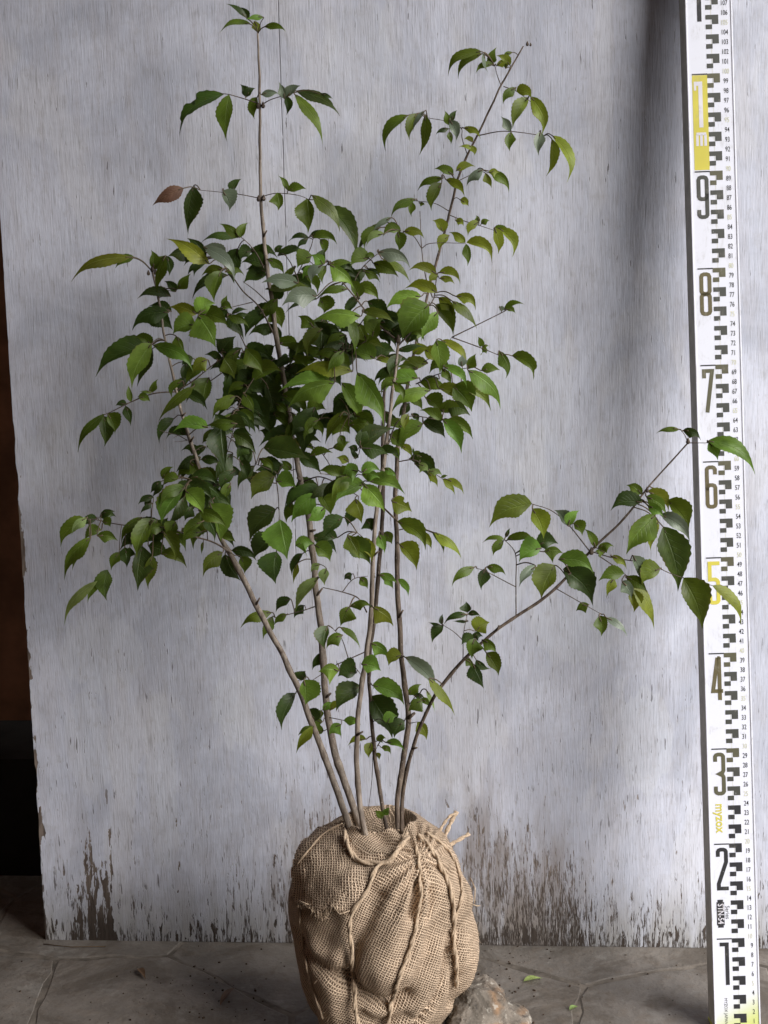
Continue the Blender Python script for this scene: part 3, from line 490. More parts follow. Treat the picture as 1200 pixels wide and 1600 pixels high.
def nearest(px, py, polys=None):
    best = (1e9, None)
    for k, pl in enumerate(polys or POLY):
        for q in pl:
            dd = (q[0]-px)**2 + (q[1]-py)**2
            if dd < best[0]: best = (dd, q, k)
    return math.sqrt(best[0]), best[1], best[2]
nst = len(ST); tw_owner = list(range(nst))
for chunk in TW.replace('\n', '|').split('|'):
    if not chunk.strip(): continue
    t = chunk.split(); w0 = float(t[0]); dz = float(t[1]); pts = [tuple(map(float, a.split(','))) for a in t[2:]]
    dist, q, k = nearest(*pts[0]); d0 = q[2]; n = len(pts)
    pts = [(x, y, w0*(1-0.45*i/(n-1)), max(0.014, d0 + dz*i/(n-1))) for i, (x, y) in enumerate(pts)]
    own = tw_owner[k]; tw_owner.append(own)
    stem_mesh(pts, 'twig', M_twig if w0 < 4 else M_barkB, ST[own], 0.6, False)

PROF = [(0, .03), (.06, .34), (.14, .66), (.24, .90), (.36, 1.0), (.48, .94), (.60, .76), (.70, .52), (.79, .29), (.87, .13), (.94, .06), (1, 0.0)]
def prof(t):
    for (a, x), (b, y) in zip(PROF, PROF[1:]):
        if t <= b: return x + (y-x)*(t-a)/(b-a)
    return 0
def leaf_geometry(row, rr):
    bx, by, tx, ty, wd, bend, tone = row; L0 = math.hypot(tx-bx, ty-by); wd *= (0.96 if by < 430 else 1.14); bend *= 1.3; asym = rr.uniform(0.12, 0.55)*rr.choice((-1, 1)); droop = rr.uniform(0.0, 0.10); wph = rr.uniform(0, 6)
    if L0 < 30: wd *= 1.12; tx += (tx-bx)*0.12; ty += (ty-by)*0.12
    dist, q, k = nearest(bx, by)
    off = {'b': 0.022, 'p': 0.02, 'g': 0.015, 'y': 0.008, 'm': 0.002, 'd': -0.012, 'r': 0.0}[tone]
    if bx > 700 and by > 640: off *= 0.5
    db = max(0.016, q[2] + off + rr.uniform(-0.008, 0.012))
    Lpx = math.hypot(tx-bx, ty-by); sc_ = 0.00066
    L = Lpx*sc_
    dt = max(0.010, db + rr.uniform(-0.25, 0.35)*L)
    dx, dy = tx-bx, ty-by
    nx, ny = ((dy, -dx) if dx >= 0 else (-dy, dx)); nx /= Lpx; ny /= Lpx          # image side the leaf arches to
    sgn = 1 if dx >= 0 else -1
    belly = rr.uniform(0.05, 0.14)*L
    wr = max(wd, 0.36*Lpx); roll = math.acos(min(1, wd/wr))
    if wd/Lpx < 0.2: roll = max(roll, 0.9)
    tr = min(1.6, math.tan(roll))
    # the upper surface faces up and outwards, so the image-upper edge lies further back
    fold = rr.uniform(0.18, 0.65); n = 22; V = []; UV = []; nt_ = rr.uniform(0, 1)
    chew = []
    if (bx, by) in ((350, 147),): chew = [(0.45, 1, 0.55), (0.72, -1, 0.6), (0.88, 1, 0.7)]
    if (bx, by) in ((612, 783),): chew = [(0.55, 1, 0.75)]
    if (bx, by) in ((462, 142), (445, 155), (800, 556), (482, 371)): chew = [(0.8, 1, 0.6)]
    for i in range(n+1):
        t = i/n; cx = bx+dx*t + nx*bend*4*t*(1-t)*(0.8+0.5*(t-0.5)); cy = by+dy*t + ny*bend*4*t*(1-t)*(0.8+0.5*(t-0.5))
        e = 0.02; t2 = min(1, t+e); c2x = bx+dx*t2 + nx*bend*4*t2*(1-t2); c2y = by+dy*t2+ny*bend*4*t2*(1-t2)
        t3 = max(0, t-e); c3x = bx+dx*t3 + nx*bend*4*t3*(1-t3); c3y = by+dy*t3+ny*bend*4*t3*(1-t3)
        ax, ay = c2x-c3x, c2y-c3y; al = math.hypot(ax, ay) or 1; sx, sy = ay/al, -ax/al         # image normal of the midrib
        if sx*nx+sy*ny < 0: sx, sy = -sx, -sy
        dep = db + (dt-db)*t + belly*4*t*(1-t)
        base_w = prof(t)*wd*0.5; cy += droop*Lpx*max(0, t-0.45)**2*2.2
        for j, u in enumerate((-1, -0.5, 0, 0.5, 1)):
            hw = base_w*abs(u)*(1+asym*(1 if u > 0 else -1))*(1+0.07*math.sin(t*11+wph+u*2))
            if abs(u) == 1:
                hw *= (1.035 if i % 2 == 1 else 0.95) if 0.1 < t < 0.93 else 1.0
                for ct, cs, ca in chew:
                    if cs == u and abs(t-ct) < 0.07: hw *= (1-ca)
            x = cx + (sx if u > 0 else -sx)*hw; y = cy + (sy if u > 0 else -sy)*hw
            wave = math.sin(t*9+nt_*6+j)*0.06*hw
            dd = dep - (1 if u > 0 else -1)*hw*sc_*tr*0.8*(1-0.5*asym*(1 if u > 0 else -1)) + (hw*fold + wave)*sc_ - hw*abs(u)*0.12*sc_
            V.append((x, y, max(0.006, dd))); UV.append((u, t))
    F = []
    for i in range(n):
        for j in range(4):
            a = i*5+j; F.append((a, a+1, a+6, a+5) if sgn > 0 else (a, a+5, a+6, a+1))
    V3 = [P(*p) for p in V]
    # orient every face towards the camera so that the upper side shows
    c = (V3[11]-V3[1]).cross(V3[13]-V3[11])
    nn = Vector((0, 0, 0))
    for fc in F: nn += (V3[fc[2]]-V3[fc[0]]).cross(V3[fc[3]]-V3[fc[1]])
    if nn.dot(VIEW) < 0: F = [tuple(reversed(fc)) for fc in F]
    # stalk back to the nearest twig
    S = MB()
    pb = P(bx, by, V[2][2]); qq = P(q[0], q[1], q[2]); nvec = (V3[7]-V3[2]).normalized()
    if 1.5 < dist < 60:
        mid_ = pb.lerp(qq, 0.5) + Vector((0, 0, 0.12*(pb-qq).length)); pts = [Vector(a) for a in catmull([tuple(qq), tuple(mid_), tuple(pb), tuple(pb+nvec*0.006)], 4)]
        S.tube(pts, 0.00062 if Lpx > 30 else 0.00045, 5)
    b0 = len(V3); m1 = [0]*len(F)
    for vv, uu in zip(S.v, S.uv): V3.append(vv); UV.append((0, 0))
    F += [tuple(b0+i for i in fc) for fc in S.f]; m1 += [1]*len(S.f)
    return V3, F, UV, m1
rows = []
for chunk in LV.replace('\n', '|').split('|'):
    if chunk.strip():
        a = chunk.split(','); rows.append((*map(float, a[:6]), a[6]))
rfill = random.Random(77)
for _ in range(235):
    if rfill.random() < 0.62: fx, fy = rfill.gauss(495, 100), rfill.gauss(560, 100)
    elif rfill.random() < 0.6: fx, fy = rfill.gauss(400, 45), rfill.gauss(630, 55)
    else: fx, fy = rfill.gauss(290, 40), rfill.gauss(790, 30)
    if fy < 420 or fy > 860: continue
    dd_, q_, k_ = nearest(fx, fy)
    if dd_ > 42: continue
    fx, fy = q_[0]+rfill.uniform(-13, 13), q_[1]+rfill.uniform(-10, 10)
    a_ = math.atan2(rfill.uniform(0.0, 1.0), rfill.choice((-1, 1))*rfill.uniform(0.3, 1)); l_ = rfill.uniform(28, 52)
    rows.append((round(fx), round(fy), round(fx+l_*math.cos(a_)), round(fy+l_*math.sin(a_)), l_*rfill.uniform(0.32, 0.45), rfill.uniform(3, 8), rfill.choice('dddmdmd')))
rows = [(int(r[0]) if r[0] == int(r[0]) else r[0], int(r[1]) if r[1] == int(r[1]) else r[1], *r[2:]) for r in rows]
order = sorted(range(len(rows)), key=lambda i: -math.hypot(rows[i][2]-rows[i][0], rows[i][3]-rows[i][1])*rows[i][4])
print('leaves', len(rows))
big = set(order[:296]); SM = MB(); tones = list(LEAF)
for i, row in enumerate(rows):
    rr = random.Random(i*13+5); V3, F, UV, m1 = leaf_geometry(row, rr)
    if i in big:
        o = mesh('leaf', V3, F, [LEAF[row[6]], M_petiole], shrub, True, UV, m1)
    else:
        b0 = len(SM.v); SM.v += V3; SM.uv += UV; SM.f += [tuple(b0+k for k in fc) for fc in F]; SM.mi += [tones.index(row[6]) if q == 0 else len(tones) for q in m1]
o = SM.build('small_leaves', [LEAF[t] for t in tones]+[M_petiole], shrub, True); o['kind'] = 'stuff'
# short spurs and pruning stubs on the stems
for (x0, y0, x1, y1, wd_) in ((401,944,406,934,3.5), (440,1018,434,1011,4), (640,1122,648,1114,6), (587,868,592,861,3.5), (509,1090,517,1083,4.5), (497,925,504,919,4), (562,1150,567,1143,4), (624,960,630,953,3.5), (471,752,464,746,4.5), (298,690,303,682,3.5), (284,650,290,645,3), (645,1172,652,1168,3.5), (486,835,493,828,4.5), (412,365,417,360,3), (775,985,780,977,3)):
    dist, q, k = nearest(x0, y0); s_ = 0.00066; a = P(q[0], q[1], q[2]+0.002); b_ = P(x1, y1, q[2]+0.004); m = MB(); m.tube([a, a.lerp(b_, .6), b_], [wd_*s_*.55, wd_*s_*.45, wd_*s_*.36], 7); m.build('spur', M_barkB, ST[tw_owner[k]], True)
# terminal buds and leaf scars
def bud(px, py, d, r, name='bud'):
    p = P(px, py, d); m = MB(); up = Vector((0, 0, 1))
    pts = [p-up*r*1.2, p-up*r*0.6, p, p+up*r, p+up*r*1.9]; m.tube(pts, [r*0.55, r*0.95, r, r*0.6, r*0.12], 8); m.build(name, M_twig, shrub, True)
bud(238, 421, .085, .0024); bud(232, 427, .086, .0019); bud(243, 426, .086, .0019); bud(824, 69, .08, .0016); bud(829, 70, .08, .0012); bud(622, 531, .172, .0028); bud(1075, 690, .262, .002); bud(403, 166, .092, .0022); bud(411, 165, .092, .0022); bud(404, 311, .092, .0022); bud(412, 310, .092, .0022); bud(924, 862, .28, .0024); bud(1011, 766, .27, .0018)
# ------------------------------------------------------------------ the burlap root ball
DB = 0.21                                                     # depth of the ball's axis plane
def bx_(px, py): p = P(px, py, DB); return p.x, p.z
# silhouette read off the photograph: y, left x, right x
SIL = [(1628, 545, 640), (1622, 515, 668), (1605, 507, 680), (1587, 499, 694), (1553, 480, 716), (1520, 469, 733), (1473, 461, 742), (1440, 457, 738), (1407, 454, 728), (1370, 456, 720), (1345, 461, 712), (1322, 474, 702), (1306, 494, 690), (1294, 514, 675), (1284, 530, 660), (1279, 540, 650)]
rowsB = []
for (yy, xl, xr) in SIL:
    l = P(xl, yy, DB); r = P(xr, yy, DB); rowsB.append([(l.x+r.x)/2, (r.x-l.x)/2, max(0.0, (l.z+r.z)/2)])
rowsB[0][2] = 0.0; rowsB[1][2] = 0.004
rowsB.append([rowsB[-1][0], rowsB[-1][1]*0.86, rowsB[-1][2]-0.012]); rowsB.append([rowsB[-1][0], rowsB[-1][1]*0.7, rowsB[-1][2]-0.012])
fineB = catmull(rowsB, 12)
CY = -DB
def to2(lst): return [bx_(*p) for p in lst]
# ridges (+) and valleys (-) in the front cloth: height, width, polyline in photo pixels
FOLDS = [(+.0120, .024, [(645,1335),(622,1390),(606,1430),(612,1450)]), (+.005, .008, [(668,1340),(668,1375),(658,1420),(645,1455)]), (-.009, .005, [(650,1338),(646,1358),(644,1375)]), (-.008, .004, [(668,1352),(670,1370),(666,1385)]),
 (-.012, .0075, [(548,1462),(568,1484),(592,1500),(618,1504),(640,1492)]), (-.006, .007, [(604,1350),(582,1390),(562,1430),(556,1462)]), (+.005, .010, [(540,1440),(541,1500),(550,1560)]),
 (+.007, .013, [(690,1360),(705,1420),(700,1470),(665,1520),(628,1570)]), (-.011, .0055, [(706,1420),(700,1465),(680,1510),(632,1565)]), (+.010, .012, [(722,1380),(733,1450),(740,1520)]), (-.010, .0055, [(708,1450),(714,1500),(710,1545)]),
 (-.009, .006, [(470,1430),(476,1480),(492,1540),(510,1585)]), (+.006, .014, [(505,1440),(520,1490),(525,1550)]), (-.007, .007, [(478,1436),(505,1450),(545,1470)]), (+.006, .012, [(575,1548),(600,1566),(640,1556)]), (-.005, .007, [(575,1525),(600,1540),(640,1528)]),
 (+.005, .012, [(560,1345),(525,1370),(490,1400)]), (+.005, .010, [(672,1310),(700,1340),(716,1390)]), (-.004,.006,[(670,1400),(668,1440),(650,1475)])]
KNOT = bx_(655, 1312)
FOLDS = [(h*1.25, wd, catmull(to2(pl), 6)) for h, wd, pl in FOLDS]
def fold_disp(X, Z):
    s = 0.0
    for h, wd, pl in FOLDS:
        m = 1e9
        for q in pl:
            dd = (q[0]-X)**2+(q[1]-Z)**2
            if dd < m: m = dd
        if m < 9*wd*wd: s += h*math.exp(-m/(wd*wd))
    return s
NTH = 340
def ball_point(i, k, extra=0.0, folds=True):
    cx, r, z = fineB[i]; th = 2*math.pi*k/NTH                 # th = 0 faces the camera
    c, s = math.cos(th), math.sin(th)
    rx, ry = r, r*0.97
    p = Vector((cx + rx*s, CY - ry*c, z))
    t = min(1, max(0, z/0.03)) if i < len(fineB)*0.5 else 1
    inside = i > len(fineB)-26
    if not inside:
        dsp = (fold_disp(p.x, z)*max(0, c)**0.4 if (folds and c > 0) else 0) + 0.0024*mnoise.noise(Vector((p.x*22, p.y*22, z*14)))*t + 0.0016*mnoise.noise(Vector((p.x*70, p.y*70, z*50)))*t
        kx, kz = KNOT; ddx, ddz = p.x-kx, z-kz; rk_ = math.hypot(ddx, ddz)
        if c > 0 and rk_ < 0.14:
            ph = math.atan2(ddx, -ddz); dsp += 0.0034*math.sin(ph*13+1.2*mnoise.noise(Vector((ph*2, rk_*20, 0))))*math.exp(-((rk_-0.03)/0.045)**2)*c**0.5
    else: dsp = 0.0015*mnoise.noise(Vector((p.x*70, p.y*70, z*50)))
    # normal of the profile
    a = fineB[max(0, i-2)]; b = fineB[min(len(fineB)-1, i+2)]; dr, dz = b[1]-a[1], b[2]-a[2]; L = math.hypot(dr, dz) or 1
    n = Vector((s*dz/L, -c*dz/L, -dr/L))
    if i < 14: n = Vector((s, -c, 0))
    return p + n*(dsp*(0.4 if i < 14 else 1) + extra)
def patch(i0, i1, k0, k1, extra=0.0, name='burlap_wrap', mat=None, parent=None, keep=None, step=1):
    V = []; UV = []; F = []; ids = {}
    arc = [0.0]
    for i in range(1, len(fineB)): arc.append(arc[-1]+math.hypot(fineB[i][1]-fineB[i-1][1], fineB[i][2]-fineB[i-1][2]))
    rmean = 0.082
    full = (k1-k0) >= NTH
    for i in range(i0, i1+1):
        for k in range(k0, k1+1, step):
            e = extra(i, k) if callable(extra) else extra
            V.append(ball_point(i, k % NTH, e)); kk = k if k <= NTH/2 else k-NTH; UV.append((2*math.pi*kk/NTH*max(0.03, fineB[i][1]), arc[i]))
    nk = (k1-k0)//step + 1
    for i in range(i1-i0):
        for k in range(nk-1):
            if keep and not keep(i0+i, k0+k*step): continue
            a = i*nk+k; F.append((a, a+1, a+nk+1, a+nk))
    used = sorted({q for fc in F for q in fc}); mp = {q: j for j, q in enumerate(used)}
    return mesh(name, [V[q] for q in used], [tuple(mp[q] for q in fc) for fc in F], mat, parent, True, [UV[q] for q in used])
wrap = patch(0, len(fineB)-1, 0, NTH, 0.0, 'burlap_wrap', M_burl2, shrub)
dep = bpy.context.evaluated_depsgraph_get()
off_b = world_off(shrub)
bvh = BVHTree.FromPolygons([tuple(v.co+off_b) for v in wrap.data.vertices], [tuple(p.vertices) for p in wrap.data.polygons])
def hit(px, py, lift=0.0, fallback=DB):
    d = ray(px, py).normalized(); loc, n, i, dist = bvh.ray_cast(CAM, d)
    if loc is None: return P(px, py, fallback)
    if n.dot(d) > 0: n = -n
    return loc + n*lift - d*lift*0.2
# loose flap of cloth folded down over the upper left, with a frayed lower edge
FLAP = [(540,1288),(500,1298),(470,1325),(462,1360),(466,1405),(474,1414),(486,1412),(497,1421),(509,1427),(513,1416),(527,1412),(538,1420),(549,1420),(558,1405),(572,1385),(592,1362),(612,1343),(600,1332),(575,1336),(555,1325),(545,1305)]
def inside(pt, poly):
    x, y = pt; c = False
    for i in range(len(poly)):
        (x1, y1), (x2, y2) = poly[i], poly[i-1]
        if (y1 > y) != (y2 > y) and x < (x2-x1)*(y-y1)/(y2-y1)+x1: c = not c
    return c
def flap_mesh(poly, lift, name, mat, step=2.2, sag=0.0, thick=0.0011):
    xs = [p[0] for p in poly]; ys = [p[1] for p in poly]; x0, x1, y0, y1 = min(xs), max(xs), min(ys), max(ys)
    nx = int((x1-x0)/step)+1; ny = int((y1-y0)/step)+1; V = []; UV = []; idx = {}; F = []
    def vert(i, j, lower):
        key = (i, j, lower)
        if key not in idx:
            px, py = x0+i*step, y0+j*step
            lf = lift + 0.0012*mnoise.noise(Vector((px*0.05, py*0.05, 3))) + sag*max(0, (py-y0)/(y1-y0))**2
            idx[key] = len(V); V.append(hit(px, py, lf - (thick if lower else 0))); UV.append((px*0.00064, -py*0.00064*1.05))
        return idx[key]
    cells = {(i, j) for i in range(nx) for j in range(ny) if inside((x0+(i+.5)*step, y0+(j+.5)*step), poly)}
    for (i, j) in cells:
        F.append((vert(i, j+1, 0), vert(i+1, j+1, 0), vert(i+1, j, 0), vert(i, j, 0)))
        for (a, b, p, q) in ((-1, 0, (0, 0), (0, 1)), (1, 0, (1, 1), (1, 0)), (0, -1, (1, 0), (0, 0)), (0, 1, (0, 1), (1, 1))):
            if (i+a, j+b) not in cells: F.append((vert(i+p[0], j+p[1], 0), vert(i+q[0], j+q[1], 0), vert(i+q[0], j+q[1], 1), vert(i+p[0], j+p[1], 1)))
    return mesh(name, V, F, mat, wrap, True, UV)
fl1 = flap_mesh(FLAP, 0.0045, 'burlap_flap', M_burl, sag=0.002)
# frayed threads along the flap's lower edge
fr = MB(); rf = random.Random(11)
edge = catmull([(463,1402),(472,1413),(486,1412),(497,1421),(509,1427),(513,1417),(527,1412),(538,1420),(549,1420)], 9)
for q in edge:
    for _ in range(2):
        a = rf.uniform(-0.9, 0.9); L = rf.uniform(3, 9); x, y = q[0]+rf.uniform(-2, 2), q[1]+rf.uniform(-2, 1)
        pts = [hit(x, y-2, .0055), hit(x+L*0.4*math.sin(a), y+L*0.5, .006), hit(x+L*0.9*math.sin(a)+rf.uniform(-1.5, 1.5), y+L, rf.uniform(.0035, .008))]
        fr.tube(pts, 0.00042, 4)
for (a, b, c) in (((472,1413),(481,1409),(492,1415)), ((524,1408),(535,1420),(548,1418)), ((728,1412),(733,1414),(738,1412)), ((727,1380),(730,1395),(731,1412))):
    fr.tube([hit(*a, .008), hit(*b, .010), hit(*c, .008)], 0.0006, 5)
fr.build('frayed_threads', M_twine, wrap, True)['kind'] = 'stuff'
# hem ruff of cloth pulled up round the stems
def ruff(cx, cy, d, rx, ry, h, k0, k1, name, turns=60, seed=1, z0=None, lean=0.3):
    rr = random.Random(seed); V = []; UV = []; F = []; nk = turns; rows_ = 9
    c = P(cx, cy, d)
    for k in range(nk+1):
        th = k0+(k1-k0)*k/nk
        for j in range(rows_+1):
            t = j/rows_; wv = 1+0.10*math.sin(th*9+seed)*t + 0.07*math.sin(th*17+2)*t
            hh = h*(0.75+0.35*mnoise.noise(Vector((th*1.6, seed, 0)))+0.1*math.sin(th*11))
            rad = (1+lean*(1-t)**1.6*1.0)*wv
            V.append(c + Vector((math.sin(th)*rx*rad, -math.cos(th)*ry*rad, -0.012+hh*t))); UV.append((th*0.04, t*h))
    for k in range(nk):
        for j in range(rows_):
            a = k*(rows_+1)+j; F.append((a, a+rows_+1, a+rows_+2, a+1))
    return mesh(name, V, F, M_burl, wrap, True, UV)
ruff(563, 1334, .247, .021, .017, .020, -2.3, 2.3, 'burlap_collar', 60, 3, lean=1.1)
ruff(598, 1316, .195, .048, .040, .020, 1.1, 5.2, 'burlap_collar', 90, 8, lean=0.5)
ruff(648, 1314, .235, .014, .018, .022, 0.2, 3.6, 'burlap_collar', 40, 5, lean=1.1)
# soil and fibre inside the opening
V = []; F = []; c = P(598, 1312, .20); n = 22
for j in range(n+1):
    for i in range(n+1):
        u, v_ = i/n*2-1, j/n*2-1; x = u*math.sqrt(1-v_*v_/2); y = v_*math.sqrt(1-u*u/2)
        V.append(c + Vector((x*.047, y*.046, 0.006*mnoise.noise(Vector((u*4, v_*4, 1)))+0.003*mnoise.noise(Vector((u*11, v_*11, 1))) - 0.002)))
for j in range(n):
    for i in range(n): a = j*(n+1)+i; F.append((a, a+1, a+n+2, a+n+1))
mesh('soil', V, F, M_soil, shrub, True)
fb = MB()
for _ in range(46):
    a = rf.uniform(0, 6.28); r = rf.uniform(0, .04); p = c+Vector((math.cos(a)*r, math.sin(a)*r*.85, .002)); q = p+Vector((rf.uniform(-.016, .016), rf.uniform(-.016, .016), rf.uniform(0, .012)))
    fb.tube([p, p.lerp(q, .5)+Vector((0, 0, .004)), q], .00035, 4)
fb.build('root_fibres', M_twine, shrub, True)['kind'] = 'stuff'
# two-ply jute twine laid over the cloth
def twine(pts2, wpx=7, lift=None, name='twine', pts3=None, parent=None, ends=True):
    s = (CAM-P(600, 1450, .3)).length/FPX; R_ = wpx*s*0.44
    if pts3 is None:
        fine = catmull(pts2, 10); c3 = [hit(q[0], q[1], (lift if lift is not None else R_*0.9)) for q in fine]
    else: c3 = [Vector(a) for a in catmull([tuple(p) for p in pts3], 14)]
    for _ in range(3): c3 = [c3[0]] + [(c3[i-1]+c3[i]*2+c3[i+1])/4 for i in range(1, len(c3)-1)] + [c3[-1]]
    # even spacing
    out = [c3[0]]; stp = 0.0016
    for a, b in zip(c3, c3[1:]):
        L = (b-a).length; k = max(1, int(round(L/stp)))
        for i in range(1, k+1): out.append(a.lerp(b, i/k))
    M = MB(); up = Vector((0.1, -0.8, 0.3)).normalized(); fr_ = []
    for i, p in enumerate(out):
        t = (out[min(i+1, len(out)-1)]-out[max(i-1, 0)]).normalized(); u = (up-t*up.dot(t)).normalized(); up = u; fr_.append((u, t.cross(u)))
    for ply in range(2):
        pts = []; rad = []
        for i, p in enumerate(out):
            a = i*0.27+ply*math.pi; u, v2 = fr_[i]; pts.append(p+u*(math.cos(a)*R_*0.36)+v2*(math.sin(a)*R_*0.36)); rad.append(R_*(0.62+0.12*mnoise.noise(Vector((i*0.15, ply, 7)))))
        M.tube(pts, rad, 7)
    for i in range(0, len(out), 3):                        # stray hairs
        u, v2 = fr_[i]; a = rf.uniform(0, 6.28); dr = u*math.cos(a)+v2*math.sin(a); p = out[i]+dr*R_*0.8
        q = p + dr*rf.uniform(.001, .0045)+Vector((rf.uniform(-.002, .002), 0, rf.uniform(-.003, .003))); M.tube([p, p.lerp(q, .5)+Vector((0, 0, .0006)), q], 0.00016, 3)
    return M.build(name, M_twine, parent or wrap, True)
twine([(545,1306),(546,1326),(558,1342),(580,1349),(604,1343),(626,1328),(642,1306)], 10, .007)
twine([(640,1305),(612,1342),(578,1378),(558,1412),(549,1450),(547,1500),(551,1550),(560,1604)], 9, .0068)
twine([(652,1322),(655,1360),(660,1395),(653,1432),(648,1460)], 7)
twine([(648,1458),(634,1500),(617,1545),(606,1604)], 9)
twine([(656,1306),(676,1332),(694,1368),(706,1410),(708,1460),(713,1505),(712,1540)], 9)
twine([(668,1302),(700,1330),(716,1365),(720,1400),(708,1440)], 6)
twine([(541,1292),(512,1308),(488,1334),(472,1352)], 4, .006)
twine([(468,1408),(474,1470),(486,1530),(506,1590)], 5)
def ends3(pts, name='twine_end', wpx=7): return twine(None, wpx, None, name, [P(*p) for p in pts])
ends3([(692,1318,.20),(698,1300,.19),(706,1282,.185),(714,1268,.18)], wpx=9); ends3([(686,1300,.20),(693,1288,.195),(702,1276,.19),(712,1271,.185)], wpx=6)
ends3([(700,1322,.20),(716,1313,.19),(733,1303,.18)], wpx=8)
# fuzz of loose fibres over the cloth
fz = MB(); rz = random.Random(21)
vs = wrap.data.vertices
for _ in range(1400):
    v0 = vs[rz.randrange(len(vs))]; n0 = v0.normal
    p = v0.co + off_b
    if p.y > CY+0.03 or p.z < 0.01: continue
    d = (n0*rz.uniform(.2, 1)+Vector((rz.uniform(-1, 1), rz.uniform(-1, 1), rz.uniform(-1, 1)))*0.9).normalized(); L = rz.uniform(.0015, .0055)
    q = p+d*L*0.5; e = q+(d+Vector((rz.uniform(-1, 1), rz.uniform(-1, 1), rz.uniform(-1, 1)))*0.6)*L*0.5; fz.tube([p, q, e], 0.00013, 3, False)
fz.build('fuzz', M_twine, wrap, True)['kind'] = 'stuff'
# ------------------------------------------------------------------ survey staff
SX, SD, LEAN, SIDE = 0.2347, 0.1959, 0.13375, -0.02267
Zs = Vector((math.sin(SIDE), math.cos(SIDE)*math.sin(LEAN), math.cos(SIDE)*math.cos(LEAN)))
yaw_s = 0.06
Xs = Vector((math.cos(yaw_s), math.sin(yaw_s), 0)); Xs = (Xs - Zs*Xs.dot(Zs)).normalized(); Ys = Zs.cross(Xs)   # Ys points away from the camera
# foot of the tick marks' left end; the face spans from -0.5 cm to +4.4 cm about it
So = Vector((SX, -SD, 0.0)) - Xs*0.005
staff = empty('survey_staff', So); tag(staff, 'white aluminium survey staff with black checked graduations leaning against the board', 'measuring staff')
def SP(u, z, lift=0.0): return So + Xs*(u*0.01) + Zs*(z*0.01) - Ys*lift
M_alu = mat_print('white_enamel', (0.72, 0.735, 0.82), (0.5, 0.5, 0.52), 0.35, 0.22)
N = NT('white_enamel_painted_glow'); co_ = N.coord(); x_, y_, z_ = N.xyz(co_)
N.set(Base_Color=N.mix(N.ramp(N.math('SUBTRACT', z_, N.math('MULTIPLY', x_, 0.55)), -0.012, 0.028, 0.95, 0.0), N.mix(N.math('MULTIPLY', N.ramp(N.noise(co_, 24, 5, 0.7, 1.5), 0.5, 0.68), N.ramp(N.noise(N.map(co_, (600, 600, 50)), 1, 3), 0.4, 0.7, 0.05, 0.40)), (0.72, 0.735, 0.82), (0.34, 0.33, 0.31)), (0.58, 0.63, 0.20)), Roughness=0.25, Specular_IOR_Level=0.4); M_face = N.m  # yellow glow of the foot cap painted into the face colour
M_side = mat_simple('dull_grey_side', (0.42, 0.41, 0.375), 0.55, 0.15, 60, 0.1)
M_ink = mat_print('black_print', (0.030, 0.030, 0.034)); M_brass = mat_print('worn_bronze_print', (0.125, 0.105, 0.052)); M_oliv = mat_print('worn_olive_print', (0.105, 0.10, 0.062)); M_dgrey = mat_print('grey_black_print', (0.065, 0.067, 0.06))
M_yel = mat_print('yellow_print', (0.62, 0.55, 0.085), (0.75, 0.75, 0.6), 0.5); M_white = mat_print('white_print', (0.70, 0.68, 0.74), (0.6, 0.6, 0.6), 0.2); M_pale = mat_simple('pale_yellow_print', (0.60, 0.60, 0.44), 0.5, 0.08, 30)
M_lime = mat_print('lime_yellow_enamel', (0.62, 0.66, 0.12), (0.6, 0.6, 0.4), 0.3, 0.25)
W_, TH, TOP = 4.82, 0.030, 142.0
m = MB(); m.box(So, Xs, Ys, Zs, (0, 0, 0.0), (W_*0.01, TH, TOP*0.01)); b = m.build('staff_body', [M_face, M_side], staff)
